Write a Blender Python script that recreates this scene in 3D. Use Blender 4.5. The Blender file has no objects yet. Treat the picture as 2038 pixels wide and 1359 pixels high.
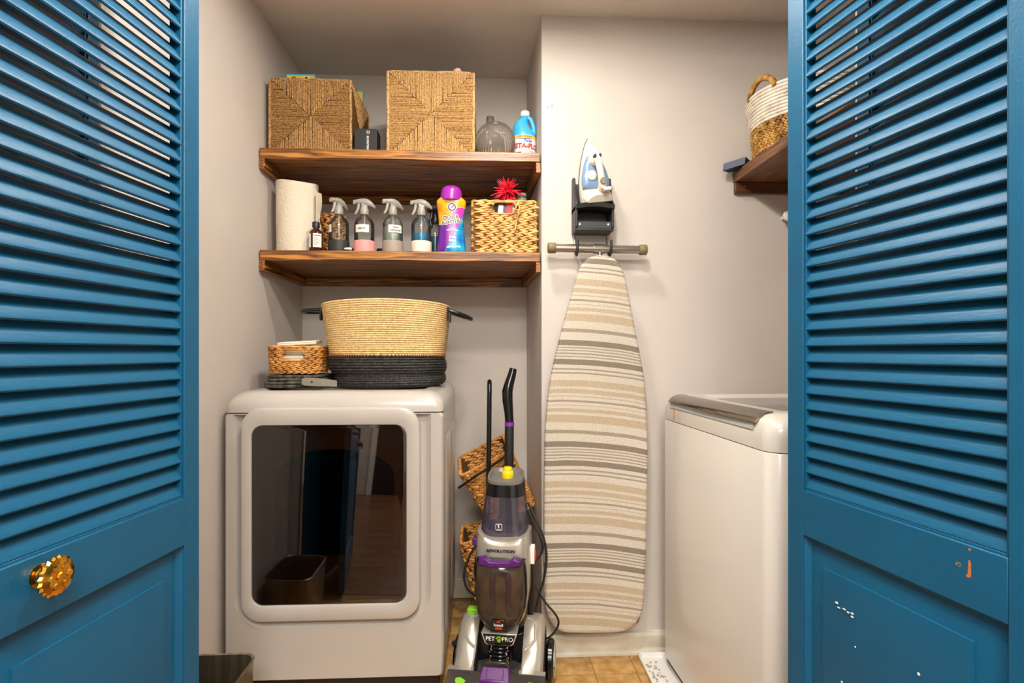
import bpy, bmesh, math, random
from mathutils import Vector, Matrix
random.seed(7)
sc = bpy.context.scene
COL = sc.collection
PI = math.pi

# ------------------------------------------------------------------ camera, light, exposure
cam_d = bpy.data.cameras.new('camera'); cam = bpy.data.objects.new('camera', cam_d); COL.objects.link(cam)
cam.location = (0, 0, 1.105)
cam.rotation_euler = (PI/2, 0, -math.atan(54/1100))
cam_d.sensor_width = 36.0
cam_d.lens = 36.0*1100/2038
cam_d.shift_y = 20.5/2038
cam_d.clip_start = 0.02
sc.camera = cam
sc.view_settings.view_transform = 'Standard'
sc.view_settings.look = 'None'
sc.view_settings.exposure = 1.08
sc.view_settings.gamma = 1.0
sc.view_settings.use_curve_mapping = False
world = bpy.data.worlds.new('world'); sc.world = world; world.use_nodes = True
world.node_tree.nodes['Background'].inputs[0].default_value = (0.9, 0.93, 1.0, 1)
world.node_tree.nodes['Background'].inputs[1].default_value = 0.3

def area_lamp(name, loc, size, size_y, power, col):
    d = bpy.data.lights.new(name, 'AREA'); d.shape = 'RECTANGLE'; d.size = size; d.size_y = size_y
    d.energy = power; d.color = col
    o = bpy.data.objects.new(name, d); COL.objects.link(o); o.location = loc
    return o
area_lamp('hall_fill', (0.0, -0.35, 2.33), 0.9, 0.5, 22, (1.0, 0.965, 0.91))        # unseen fill light added under the hall ceiling, in front of the doors
area_lamp('hall_fill', (0.1, -1.3, 2.33), 0.8, 0.5, 30, (1.0, 0.965, 0.91))        # second added fill light, further back in the hall, no real fixture
CLOSET_LAMP = 175.0       # small disc lamp on the closet ceiling
HALL_LAMP = 172.0         # globe on the hall ceiling just in front of the doors

# ------------------------------------------------------------------ helpers
def lin(c):
    out = []
    for v in c:
        v = v/255.0
        out.append(v/12.92 if v <= 0.04045 else ((v+0.055)/1.055)**2.4)
    return (out[0], out[1], out[2], 1.0)

MATS = {}
def _new(name):
    m = bpy.data.materials.new(name); m.use_nodes = True
    nt = m.node_tree
    return m, nt, nt.nodes['Principled BSDF']

def mat(name, col, rough=0.5, metal=0.0, var=None, scale=20.0, bump=0.0, bscale=None, stretch=(1,1,1), coat=0.0, spec=0.5, detail=4.0):
    """principled material; var = second colour mixed in by a noise"""
    if name in MATS: return MATS[name]
    m, nt, b = _new(name)
    b.inputs['Roughness'].default_value = rough
    b.inputs['Metallic'].default_value = metal
    b.inputs['Specular IOR Level'].default_value = spec
    if coat: b.inputs['Coat Weight'].default_value = coat; b.inputs['Coat Roughness'].default_value = 0.08
    b.inputs['Base Color'].default_value = lin(col)
    if var or bump:
        tc = nt.nodes.new('ShaderNodeTexCoord'); mp = nt.nodes.new('ShaderNodeMapping')
        mp.inputs['Scale'].default_value = stretch
        nt.links.new(tc.outputs['Object'], mp.inputs['Vector'])
    if var:
        n = nt.nodes.new('ShaderNodeTexNoise'); n.inputs['Scale'].default_value = scale; n.inputs['Detail'].default_value = detail
        nt.links.new(mp.outputs[0], n.inputs['Vector'])
        r = nt.nodes.new('ShaderNodeValToRGB')
        r.color_ramp.elements[0].position = 0.35; r.color_ramp.elements[1].position = 0.65
        r.color_ramp.elements[0].color = lin(col); r.color_ramp.elements[1].color = lin(var)
        nt.links.new(n.outputs['Fac'], r.inputs['Fac']); nt.links.new(r.outputs[0], b.inputs['Base Color'])
    if bump:
        n2 = nt.nodes.new('ShaderNodeTexNoise'); n2.inputs['Scale'].default_value = bscale or scale; n2.inputs['Detail'].default_value = 3
        nt.links.new(mp.outputs[0], n2.inputs['Vector'])
        bp = nt.nodes.new('ShaderNodeBump'); bp.inputs['Strength'].default_value = bump; bp.inputs['Distance'].default_value = 0.004
        nt.links.new(n2.outputs['Fac'], bp.inputs['Height']); nt.links.new(bp.outputs[0], b.inputs['Normal'])
    MATS[name] = m
    return m

def wood(name, a, b_, c_, rough=0.38, axis='X', scale=1.0, bump=0.12):
    if name in MATS: return MATS[name]
    m, nt, b = _new(name)
    b.inputs['Roughness'].default_value = rough
    tc = nt.nodes.new('ShaderNodeTexCoord'); mp = nt.nodes.new('ShaderNodeMapping')
    s = {'X': (1.5, 40, 40), 'Y': (40, 1.5, 40), 'Z': (40, 40, 1.5)}[axis]
    mp.inputs['Scale'].default_value = tuple(v*scale for v in s)
    nt.links.new(tc.outputs['Object'], mp.inputs['Vector'])
    n = nt.nodes.new('ShaderNodeTexNoise'); n.inputs['Scale'].default_value = 2.2; n.inputs['Detail'].default_value = 7; n.inputs['Distortion'].default_value = 1.6
    nt.links.new(mp.outputs[0], n.inputs['Vector'])
    r = nt.nodes.new('ShaderNodeValToRGB')
    e = r.color_ramp.elements
    e[0].position = 0.36; e[0].color = lin(c_); e[1].position = 0.66; e[1].color = lin(a)
    k = e.new(0.48); k.color = lin(b_)
    nt.links.new(n.outputs['Fac'], r.inputs['Fac']); nt.links.new(r.outputs[0], b.inputs['Base Color'])
    bp = nt.nodes.new('ShaderNodeBump'); bp.inputs['Strength'].default_value = bump; bp.inputs['Distance'].default_value = 0.003
    nt.links.new(n.outputs['Fac'], bp.inputs['Height']); nt.links.new(bp.outputs[0], b.inputs['Normal'])
    MATS[name] = m
    return m

def straw(name, a, b_, c_, rough=0.6, scale=45.0):
    """plant fibre: colour varies strand by strand, fine twist in the bump"""
    if name in MATS: return MATS[name]
    m, nt, b = _new(name)
    b.inputs['Roughness'].default_value = rough
    b.inputs['Specular IOR Level'].default_value = 0.35
    tc = nt.nodes.new('ShaderNodeTexCoord')
    n = nt.nodes.new('ShaderNodeTexNoise'); n.inputs['Scale'].default_value = scale; n.inputs['Detail'].default_value = 5
    nt.links.new(tc.outputs['Object'], n.inputs['Vector'])
    r = nt.nodes.new('ShaderNodeValToRGB'); e = r.color_ramp.elements
    e[0].position = 0.33; e[0].color = lin(c_); e[1].position = 0.68; e[1].color = lin(a)
    k = e.new(0.5); k.color = lin(b_)
    nt.links.new(n.outputs['Fac'], r.inputs['Fac']); nt.links.new(r.outputs[0], b.inputs['Base Color'])
    w = nt.nodes.new('ShaderNodeTexNoise'); w.inputs['Scale'].default_value = 420; w.inputs['Detail'].default_value = 2
    nt.links.new(tc.outputs['Object'], w.inputs['Vector'])
    bp = nt.nodes.new('ShaderNodeBump'); bp.inputs['Strength'].default_value = 0.5; bp.inputs['Distance'].default_value = 0.002
    nt.links.new(w.outputs['Fac'], bp.inputs['Height']); nt.links.new(bp.outputs[0], b.inputs['Normal'])
    MATS[name] = m
    return m

def clear(name, tint, body=0.15, bodycol=(200,200,200), rough=0.05, ior=1.5):
    """thin clear plastic or glass: tinted transparency, fresnel gloss and a little body colour"""
    if name in MATS: return MATS[name]
    m = bpy.data.materials.new(name); m.use_nodes = True; nt = m.node_tree
    nt.nodes.remove(nt.nodes['Principled BSDF']); out = nt.nodes['Material Output']
    t = nt.nodes.new('ShaderNodeBsdfTransparent'); t.inputs[0].default_value = lin(tint)
    p = nt.nodes.new('ShaderNodeBsdfDiffuse'); p.inputs[0].default_value = lin(bodycol)
    g = nt.nodes.new('ShaderNodeBsdfGlossy'); g.inputs['Roughness'].default_value = rough
    mx = nt.nodes.new('ShaderNodeMixShader'); mx.inputs[0].default_value = body
    nt.links.new(t.outputs[0], mx.inputs[1]); nt.links.new(p.outputs[0], mx.inputs[2])
    f = nt.nodes.new('ShaderNodeFresnel'); f.inputs['IOR'].default_value = ior
    m2 = nt.nodes.new('ShaderNodeMixShader')
    nt.links.new(f.outputs[0], m2.inputs[0]); nt.links.new(mx.outputs[0], m2.inputs[1]); nt.links.new(g.outputs[0], m2.inputs[2])
    nt.links.new(m2.outputs[0], out.inputs['Surface'])
    MATS[name] = m
    return m

ORG = {}
def _link(o, parent, cat=None):
    COL.objects.link(o)
    if parent is not None:
        o.parent = parent; ORG[o.name] = ORG.get(parent.name, Vector())
    return o

def tag(o, label=None, cat=None, group=None, kind=None):
    if label: o['label'] = label
    if cat: o['category'] = cat
    if group: o['group'] = group
    if kind: o['kind'] = kind
    return o

def thing(name, label, cat, loc=(0,0,0), rz=0.0, group=None, world=True, kind=None):
    """Empty at the thing's base; world=True: its parts are given in world metres"""
    o = bpy.data.objects.new(name, None); o.empty_display_size = 0.05
    COL.objects.link(o); o.location = loc; o.rotation_euler = (0, 0, rz)
    ORG[o.name] = Vector(loc) if world else Vector()
    return tag(o, label, cat, group, kind)

class B:
    """collects geometry and links it as one mesh object"""
    def __init__(s): s.v = []; s.f = []
    def add(s, vs, fs):
        k = len(s.v); s.v.extend(Vector(v) for v in vs); s.f.extend(tuple(i+k for i in f) for f in fs); return s
    def box(s, x0, x1, y0, y1, z0, z1):
        return s.add([(x0,y0,z0),(x1,y0,z0),(x1,y1,z0),(x0,y1,z0),(x0,y0,z1),(x1,y0,z1),(x1,y1,z1),(x0,y1,z1)],
                     [(0,3,2,1),(4,5,6,7),(0,1,5,4),(1,2,6,5),(2,3,7,6),(3,0,4,7)])
    def loft(s, loops, cap0=True, cap1=True, closed=True):
        n = len(loops[0]); vs = [p for l in loops for p in l]; fs = []
        for i in range(len(loops)-1):
            for j in range(n if closed else n-1):
                a, b = i*n+j, i*n+(j+1) % n
                fs.append((a, b, b+n, a+n))
        if cap0: fs.append(tuple(reversed(range(n))))
        if cap1: fs.append(tuple(range((len(loops)-1)*n, len(loops)*n)))
        return s.add(vs, fs)
    def lathe(s, prof, c=(0,0,0), n=32, flute=0.0, nf=0):
        """prof [(r, z)] about the vertical through c"""
        loops = []
        for r, z in prof:
            l = []
            for i in range(n):
                a = 2*PI*i/n; rr_ = max(r, 1e-4)*(1+flute*math.cos(nf*a)) if nf else max(r, 1e-4)
                l.append((c[0]+rr_*math.cos(a), c[1]+rr_*math.sin(a), c[2]+z))
            loops.append(l)
        return s.loft(loops)
    def tube(s, pts, r, n=8, cap=True, flat=1.0):
        pts = [Vector(p) for p in pts]; m = len(pts); loops = []
        t0 = (pts[1]-pts[0]).normalized()
        up = Vector((0,0,1)) if abs(t0.z) < 0.9 else Vector((0,1,0))
        u = t0.cross(up).normalized()
        for i in range(m):
            t = (pts[min(i+1,m-1)]-pts[max(i-1,0)]).normalized()
            u = (u - t*u.dot(t)).normalized(); w = t.cross(u)
            rr_ = r[i] if isinstance(r, (list, tuple)) else r
            loops.append([pts[i]+(u*math.cos(2*PI*k/n)+w*math.sin(2*PI*k/n)*flat)*rr_ for k in range(n)])
        return s.loft(loops, cap, cap)
    def ring(s, pts, r, n=6):
        """closed tube"""
        pts = [Vector(p) for p in pts]; m = len(pts); vs = []; fs = []
        for i in range(m):
            t = (pts[(i+1) % m]-pts[i-1]).normalized()
            up = Vector((0,0,1)); u = t.cross(up)
            if u.length < 1e-4: u = Vector((1,0,0))
            u.normalize(); w = u.cross(t)
            vs += [pts[i]+(u*math.cos(2*PI*k/n)+w*math.sin(2*PI*k/n))*r for k in range(n)]
        for i in range(m):
            for k in range(n):
                a = i*n+k; b = i*n+(k+1) % n; c = ((i+1) % m)*n+(k+1) % n; d = ((i+1) % m)*n+k
                fs.append((a, b, c, d))
        return s.add(vs, fs)
    def grain(s, c, t, up, nrm, a, h, d, tilt=0.0):
        """one bulging strand of a braid"""
        tt = t*math.cos(tilt)+up*math.sin(tilt); uu = up*math.cos(tilt)-t*math.sin(tilt)
        vs = [c-tt*a-nrm*d*0.3]
        for f, g in ((-0.6, 0.75), (0.0, 1.0), (0.6, 0.75)):
            for k in range(6):
                q = 2*PI*k/6
                vs.append(c+tt*a*f+uu*h*g*math.cos(q)+nrm*d*g*math.sin(q))
        vs.append(c+tt*a-nrm*d*0.3)
        fs = []
        for k in range(6):
            k2 = (k+1) % 6
            fs.append((0, 1+k2, 1+k)); fs.append((1+k, 1+k2, 7+k2, 7+k)); fs.append((7+k, 7+k2, 13+k2, 13+k)); fs.append((13+k, 13+k2, 19))
        return s.add(vs, fs)
    def xf(s, M):
        s.v = [M @ v for v in s.v]; return s
    def mesh(s, name, m, org=Vector(), smooth=35):
        me = bpy.data.meshes.new(name)
        me.from_pydata([v-org for v in s.v], [], s.f)
        bm = bmesh.new(); bm.from_mesh(me); bmesh.ops.recalc_face_normals(bm, faces=bm.faces); bm.to_mesh(me); bm.free()
        if m: me.materials.append(m)
        if smooth:
            me.polygons.foreach_set('use_smooth', [True]*len(me.polygons))
            if smooth < 180: me.set_sharp_from_angle(angle=math.radians(smooth))
        me.update()
        return me
    def build(s, name, m, parent=None, smooth=35, bevel=0.0, seg=2, label=None, kind=None):
        org = ORG.get(parent.name, Vector()) if parent is not None else Vector()
        me = s.mesh(name, m, org, smooth)
        o = bpy.data.objects.new(name, me); _link(o, parent)
        if bevel:
            md = o.modifiers.new('bevel', 'BEVEL'); md.width = bevel; md.segments = seg; md.limit_method = 'ANGLE'; md.angle_limit = math.radians(40)
        return tag(o, label, None, None, kind)
    def solo(s, name, m, label, cat, base, smooth=35, bevel=0.0, seg=2, group=None, kind=None):
        """a thing that is one mesh, its origin at its base"""
        me = s.mesh(name, m, Vector(base), smooth)
        o = bpy.data.objects.new(name, me); COL.objects.link(o); o.location = base; ORG[o.name] = Vector(base)
        if bevel:
            md = o.modifiers.new('bevel', 'BEVEL'); md.width = bevel; md.segments = seg; md.limit_method = 'ANGLE'; md.angle_limit = math.radians(40)
        return tag(o, label, cat, group, kind)

def copyobj(src, parent, loc):
    o = src.copy(); COL.objects.link(o); o.parent = parent; o.location = loc; return o

def rr(w, h, r, n=6, c=(0,0)):
    """rounded rectangle outline, 4*(n+1) points"""
    pts = []
    r = min(r, w/2-1e-4, h/2-1e-4)
    for cx, cy, a0 in ((w/2-r, h/2-r, 0), (-w/2+r, h/2-r, PI/2), (-w/2+r, -h/2+r, PI), (w/2-r, -h/2+r, 1.5*PI)):
        for i in range(n+1):
            a = a0+PI/2*i/n; pts.append((c[0]+cx+r*math.cos(a), c[1]+cy+r*math.sin(a)))
    return pts
def XZ(pts, y): return [(p[0], y, p[1]) for p in pts]
def XY(pts, z): return [(p[0], p[1], z) for p in pts]

def resample(path, step, closed=True):
    P = [Vector((p[0], p[1], 0)) for p in path]
    if closed: P.append(P[0])
    L = [0]
    for a, b in zip(P, P[1:]): L.append(L[-1]+(b-a).length)
    n = max(3, int(round(L[-1]/step))); out = []
    for i in range(n):
        s = L[-1]*i/n; k = 0
        while L[k+1] < s: k += 1
        f = (s-L[k])/max(1e-9, L[k+1]-L[k]); p = P[k].lerp(P[k+1], f); t = (P[k+1]-P[k]).normalized()
        out.append((p, t, Vector((t.y, -t.x, 0))))
    return out

def braid(b, path, z0, rows, rh, cell, depth=0.008, flare=0.0, hole=None, tilt=0.42, rnd=None, dens=1.0):
    """rows of plaited fibre round a closed plan outline; flare = outward lean per metre of height"""
    rnd = rnd or random.Random(3)
    for k in range(rows):
        z = z0+(k+0.5)*rh
        pts = resample(path, cell*dens)
        off = (k % 2)*0.5*dens
        for p, t, nr in pts:
            if nr.dot(Vector((p.x, p.y, 0))-CEN) < 0: nr = -nr
            c = p+t*cell*off+nr*(flare*(z-z0)); c.z = z
            if hole and hole(c): continue
            j = rnd.uniform(0.85, 1.15); sgn = 1 if t.x >= 0 else -1
            b.grain(c+Vector((0,0,rh*0.24)), t, Vector((0,0,1)), nr, cell*0.62*j, rh*0.34, depth*j, -tilt*sgn*rnd.uniform(.7, 1.2))
            b.grain(c-Vector((0,0,rh*0.24)), t, Vector((0,0,1)), nr, cell*0.62*j, rh*0.34, depth*j, tilt*sgn*rnd.uniform(.7, 1.2))
CEN = Vector((0,0,0))

_TX = {}
def text(name, s, size, m, parent, fn, bold=0.0):
    """flat print: every vertex (x right, y up, centred) is placed by fn"""
    key = (s, size, bold)
    if key not in _TX:
        cu = bpy.data.curves.new('txt', 'FONT'); cu.body = s; cu.size = size; cu.align_x = 'CENTER'; cu.align_y = 'CENTER'; cu.offset = bold
        cu.resolution_u = 3
        o = bpy.data.objects.new('txt', cu); COL.objects.link(o)
        dg = bpy.context.evaluated_depsgraph_get()
        me = bpy.data.meshes.new_from_object(o.evaluated_get(dg))
        _TX[key] = ([tuple(v.co) for v in me.vertices], [tuple(p.vertices) for p in me.polygons])
        bpy.data.objects.remove(o); bpy.data.curves.remove(cu); bpy.data.meshes.remove(me)
    vs, fs = _TX[key]
    b = B().add([fn(v[0], v[1]) for v in vs], fs)
    return b.build(name, m, parent, smooth=0)
def flat(c, right, up, rot=0.0):
    c = Vector(c); r = Vector(right).normalized(); u = Vector(up).normalized()
    cr, sr = math.cos(rot), math.sin(rot)
    return lambda x, y: c+r*(x*cr-y*sr)+u*(x*sr+y*cr)
def wrap(c, R, z, a0=-PI/2, rot=0.0):
    """print on an upright cylinder of radius R about c, centred at angle a0, height z"""
    cr, sr = math.cos(rot), math.sin(rot)
    def fn(x, y):
        x, y = x*cr-y*sr, x*sr+y*cr
        a = a0+x/R
        return Vector((c[0]+R*math.cos(a), c[1]+R*math.sin(a), z+y))
    return fn

# ------------------------------------------------------------------ materials of the place
M_WALL = mat('wall_paint', (210,201,193), 0.62, var=(205,196,187), scale=3, bump=0.10, bscale=160)
M_CEIL = mat('ceiling_paint', (232,224,214), 0.7, var=(226,217,206), scale=2.5, bump=0.15, bscale=90)
M_HALL = mat('hall_paint', (205,198,188), 0.7)
M_TRIM = mat('trim_paint', (226,218,200), 0.4, var=(206,196,174), scale=9, bump=0.08, bscale=60)
M_BLUE = mat('blue_door_paint', (0,77,111), 0.42, spec=0.5, var=(2,83,117), scale=5, bump=0.12, bscale=220, stretch=(0.25,1,1))
M_GROUT = mat('tile_joint', (150,118,76), 0.8)
M_TILE = mat('vinyl_tile', (206,164,102), 0.42, var=(168,122,66), scale=26, bump=0.15, bscale=90, detail=8)
M_HALLFLOOR = wood('hall_floor_wood', (140,98,66), (112,74,48), (84,54,34), 0.35, 'X', 0.5)
M_WHITE = mat('white_door_paint', (225,222,215), 0.4)
H = 2.34

def struct(b, name, m, label, cat, base=(0,0,0), smooth=0, bevel=0.0):
    return b.solo(name, m, label, cat, base, smooth=smooth, bevel=bevel, kind='structure')

# ------------------------------------------------------------------ floor and tiles
floor = struct(B().box(-0.92,1.46,1.09,2.62,-0.03,-0.0025), 'floor', M_GROUT, 'tan stone-look tiled floor of the laundry closet', 'floor')
TP = 0.1455
b = B(); g = 0.0018
lo = rr(TP-2*g, TP-2*g, 0.004, 2)
b.loft([XY(lo, -0.004), XY(lo, -0.0008), XY(rr(TP-2*g-0.003, TP-2*g-0.003, 0.004, 2), 0.0)], cap0=False)
tm = b.mesh('tile', M_TILE, smooth=30)
for i in range(-7, 8):
    for j in range(-5, 5):
        x = 0.232+(i+0.5)*TP; y = 1.88+(j+0.5)*TP
        if x < -0.80 or x > 1.40 or y > 2.46: continue
        if y > 2.0 and x > 0.20: continue
        o = bpy.data.objects.new('tile', tm); COL.objects.link(o); o.parent = floor; o.location = (x, y, 0); o.rotation_euler = (0,0,PI/2*((i*3+j*5) % 4))
struct(B().box(-2.0,2.2,-1.8,1.09,-0.03,0.0), 'floor_hall', M_HALLFLOOR, 'brown wooden floor of the hall in front of the closet', 'floor')

# ------------------------------------------------------------------ walls, ceiling, trim
struct(B().box(-0.91,-0.81,1.21,2.6,0,H), 'wall_left', M_WALL, 'greige side wall of the closet beside the dryer', 'wall')
struct(B().box(-0.81,0.19,2.5,2.6,0,H), 'wall_alcove', M_WALL, 'greige rear wall of the alcove behind the wooden shelves', 'wall')
pl = [(0.208,2.02),(1.46,2.02),(1.46,2.6),(0.187,2.6)]
wb = struct(B().loft([XY(pl,0),XY(pl,H)]), 'wall_back', M_WALL, 'greige wall on which the iron and ironing board hang', 'wall')
struct(B().box(1.36,1.46,1.21,2.02,0,H), 'wall_right', M_WALL, 'greige side wall of the closet behind the washer', 'wall')
struct(B().box(-2.0,-0.83,1.09,1.21,0,H).box(0.86,2.2,1.09,1.21,0,H).box(-0.83,0.86,1.09,1.21,2.26,H), 'wall_front', M_HALL, 'hall wall with the closet opening', 'wall')
struct(B().box(-2.0,2.2,-1.8,2.62,H,H+0.06), 'ceiling', M_CEIL, 'flat greige ceiling', 'ceiling')
struct(B().box(-2.1,-2.0,-1.8,1.21,0,H), 'wall_hall_left', M_HALL, 'pale side wall of the hall', 'wall')
struct(B().box(2.2,2.3,-1.8,1.21,0,H), 'wall_hall_right', M_HALL, 'pale side wall of the hall on the washer side', 'wall')
struct(B().box(-2.0,2.2,-1.9,-1.8,0,H), 'wall_hall_back', M_HALL, 'pale hall wall opposite the closet', 'wall')
struct(B().box(-0.83,-0.815,1.085,1.215,0,2.26), 'trim_1', M_WHITE, 'white jamb of the closet opening on the dryer side', 'trim')
struct(B().box(0.84,0.86,1.085,1.215,0,2.26), 'trim_2', M_WHITE, 'white jamb of the closet opening on the washer side', 'trim')
bb = [(2.02,0),(2.003,0),(2.003,0.062),(2.008,0.072),(2.02,0.076)]
struct(B().loft([[(0.208,p[0],p[1]) for p in bb],[(1.36,p[0],p[1]) for p in bb]]), 'baseboard_back', M_TRIM, 'cream painted baseboard under the ironing board', 'baseboard')
q = [(2.003,0),(1.988,0)]+[(2.003-0.015*math.cos(a),0.019*math.sin(a)) for a in (0.4,0.8,1.2)]+[(2.003,0.019)]
struct(B().loft([[(0.208,p[0],p[1]) for p in q],[(1.36,p[0],p[1]) for p in q]]), 'trim_3', M_TRIM, 'cream shoe moulding along the baseboard under the ironing board', 'trim')
struct(B().box(-0.81,0.187,2.484,2.5,0,0.09), 'baseboard_alcove', M_TRIM, 'cream baseboard along the alcove behind the dryer', 'baseboard', bevel=0.004)
# hall openings that show in the dryer glass
d5 = thing('door_3', 'dark doorway in the hall wall opposite the closet', 'door', (-0.55,-1.8,0), kind='structure')
B().box(-0.95,-0.15,-1.8,-1.792,0,2.03).build('door_leaf', mat('dark_door', (34,28,24), 0.5), d5)
B().box(-1.03,-0.95,-1.8,-1.78,0,2.1).box(-0.15,-0.07,-1.8,-1.78,0,2.1).box(-1.03,-0.07,-1.8,-1.78,2.03,2.11).build('casing', M_WHITE, d5)
d6 = thing('door_4', 'white panelled door in the hall wall opposite the closet', 'door', (0.7,-1.8,0), kind='structure')
B().box(0.3,1.1,-1.8,-1.785,0,2.03).build('door_leaf', M_WHITE, d6)
for z0, z1 in ((0.25,0.95),(1.1,1.85)):
    for x0 in (0.4,0.75): B().box(x0,x0+0.25,-1.785,-1.779,z0,z1).build('door_panel', M_WHITE, d6, bevel=0.004)
# spackle patch with two plugged anchors
def blob(cx, cz, pts, y, th, n=40, seed=1):
    r_ = random.Random(seed); loop = []
    for i in range(n):
        a = 2*PI*i/n; k = a/(2*PI)*len(pts); i0 = int(k) % len(pts); f = k-int(k)
        r = pts[i0]*(1-f)+pts[(i0+1) % len(pts)]*f; r *= r_.uniform(0.93, 1.05)
        loop.append((cx+r*math.cos(a), cz+r*math.sin(a)))
    return [XZ(loop, y), XZ([(cx+(p[0]-cx)*0.9, cz+(p[1]-cz)*0.9) for p in loop], y-th)]
M_SPK = mat('spackle', (232,222,205), 0.7, var=(224,212,192), scale=30)
B().loft(blob(0.240,2.005,[0.018,0.017,0.026,0.022,0.020,0.020,0.026,0.014],2.0202,0.0012,seed=3)).build('spackle_patch', M_SPK, wb, smooth=0, label='cream spackle patch')
B().loft(blob(0.242,1.955,[0.026,0.024,0.028,0.030,0.024,0.022,0.024,0.026],2.0202,0.0010,seed=5)).build('spackle_patch', M_SPK, wb, smooth=0, label='cream spackle patch')
for x, z in ((0.231,2.003),(0.247,2.007)):
    B().ring([(x+0.0035*math.cos(a), 2.0188, z+0.0035*math.sin(a)) for a in [2*PI*i/12 for i in range(12)]], 0.0009, 5).build('wall_plug', mat('plug', (120,105,88), 0.6), wb)

# ------------------------------------------------------------------ bifold louvre doors
LW = 0.461; LT = 0.031; SW = 0.043
SL0, SL1, SP = 0.834, 2.160, 0.0316
NS = int((SL1-SL0)/SP)
def slat_mesh():
    w, t = 0.0395, 0.0070; a = math.radians(59)
    prof = []
    for x, y in ((-w/2,0),(-w/2+0.0012,-t/2+0.001),(-w/2+0.004,-t/2),(w/2-0.004,-t/2),(w/2-0.0012,-t/2+0.001),(w/2,0),(w/2-0.0012,t/2-0.001),(w/2-0.004,t/2),(-w/2+0.004,t/2),(-w/2+0.0012,t/2-0.001)):
        prof.append((x*math.cos(a)-y*math.sin(a), x*math.sin(a)+y*math.cos(a)))
    # local y: front (face side) is positive; the front edge is the low one
    L = LW-2*SW+0.008
    return B().loft([[(-L/2, -p[0], p[1]) for p in prof], [(L/2, -p[0], p[1]) for p in prof]]).mesh('slat', M_BLUE, smooth=40)
SLAT = slat_mesh()
def leaf(root, far, near_dir, face):
    """a leaf from its far end along near_dir; face = +1/-1 side on which the show face lies"""
    X = Vector((near_dir[0], near_dir[1], 0)).normalized(); Y = Vector((-X.y, X.x, 0))*face
    def T(v): return Vector((far[0], far[1], 0))+X*v[0]+Y*v[1]+Vector((0,0,v[2]))
    def put(bb_, name, bevel=0.0015, **k):
        bb_.v = [T(v) for v in bb_.v]
        return bb_.build(name, M_BLUE, root, bevel=bevel, smooth=30, **k)
    f0, f1 = -LT, 0.0     # face plane at y=0
    put(B().box(0,SW,f0,f1,0.03,2.225), 'stile'); put(B().box(LW-SW,LW,f0,f1,0.03,2.225), 'stile')
    put(B().box(SW,LW-SW,f0,f1,SL1,2.225), 'rail'); put(B().box(SW,LW-SW,f0,f1,0.738,SL0-0.006), 'rail'); put(B().box(SW,LW-SW,f0,f1,0.03,0.20), 'rail')
    # thin bead round the louvre opening
    e = 0.0045
    put(B().box(SW,LW-SW,f0+0.004,f1-0.004,SL0-0.008,SL0-0.002).box(SW,SW+e,f0+0.004,f1-0.004,SL0-0.008,SL1).box(LW-SW-e,LW-SW,f0+0.004,f1-0.004,SL0-0.008,SL1), 'bead', 0.001)
    # raised panel
    cx, cz, w, h = LW/2, (0.20+0.738)/2, LW-2*SW, 0.538
    def R(dw, y): return [(p[0], y, p[1]) for p in [(cx-w/2+dw, cz-h/2+dw),(cx+w/2-dw, cz-h/2+dw),(cx+w/2-dw, cz+h/2-dw),(cx-w/2+dw, cz+h/2-dw)]]
    put(B().loft([R(0,f0+0.004), R(0,-0.004), R(0.006,-0.0105), R(0.010,-0.013), R(0.047,-0.007), R(0.0475,-0.004), R(0.052,-0.0035)]), 'panel', 0)
    ang = math.atan2(X.y, X.x)
    for i in range(NS):
        o = bpy.data.objects.new('slat', SLAT); COL.objects.link(o); o.parent = root
        p = T((LW/2, -LT/2, SL0+0.014+i*SP)) - Vector(root.location)
        o.location = p; o.rotation_euler = (0, 0, ang if face > 0 else ang)
        if face < 0: o.scale = (1, -1, 1)
    return T, X, Y

def bifold(name, label, far, dirn, face, pivot, near_off):
    root = thing(name, label, 'door', (far[0], far[1], 0), kind='structure')
    T, X, Y = leaf(root, far, dirn, face)
    nr = T((LW, -LT*2.2, 0)); a = Vector((pivot[0]-nr.x, pivot[1]-nr.y, 0)).normalized()
    fr = nr+a*LW
    leaf(root, (fr.x, fr.y), (-a.x, -a.y), -face)
    for z in (0.35,1.05,1.75):
        B().tube([T((LW+0.003,-LT*1.0,z-0.03)), T((LW+0.003,-LT*1.0,z+0.03))], 0.004, 8).build('hinge', mat('hinge_steel', (60,80,95), 0.4, 0.6), root)
    return root, T, X, Y
door1, T1, X1, Y1 = bifold('door_1', 'blue louvred bifold door with a faceted brass knob', (-0.563,1.12), (-0.1347,-0.9909), 1, (-0.79,1.12), 0)
door2, T2, X2, Y2 = bifold('door_2', 'blue louvred bifold door without a knob, screw holes and chipped paint on its rail', (0.629,1.12), (0.1728,-0.985), -1, (0.82,1.12), 0)

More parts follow.
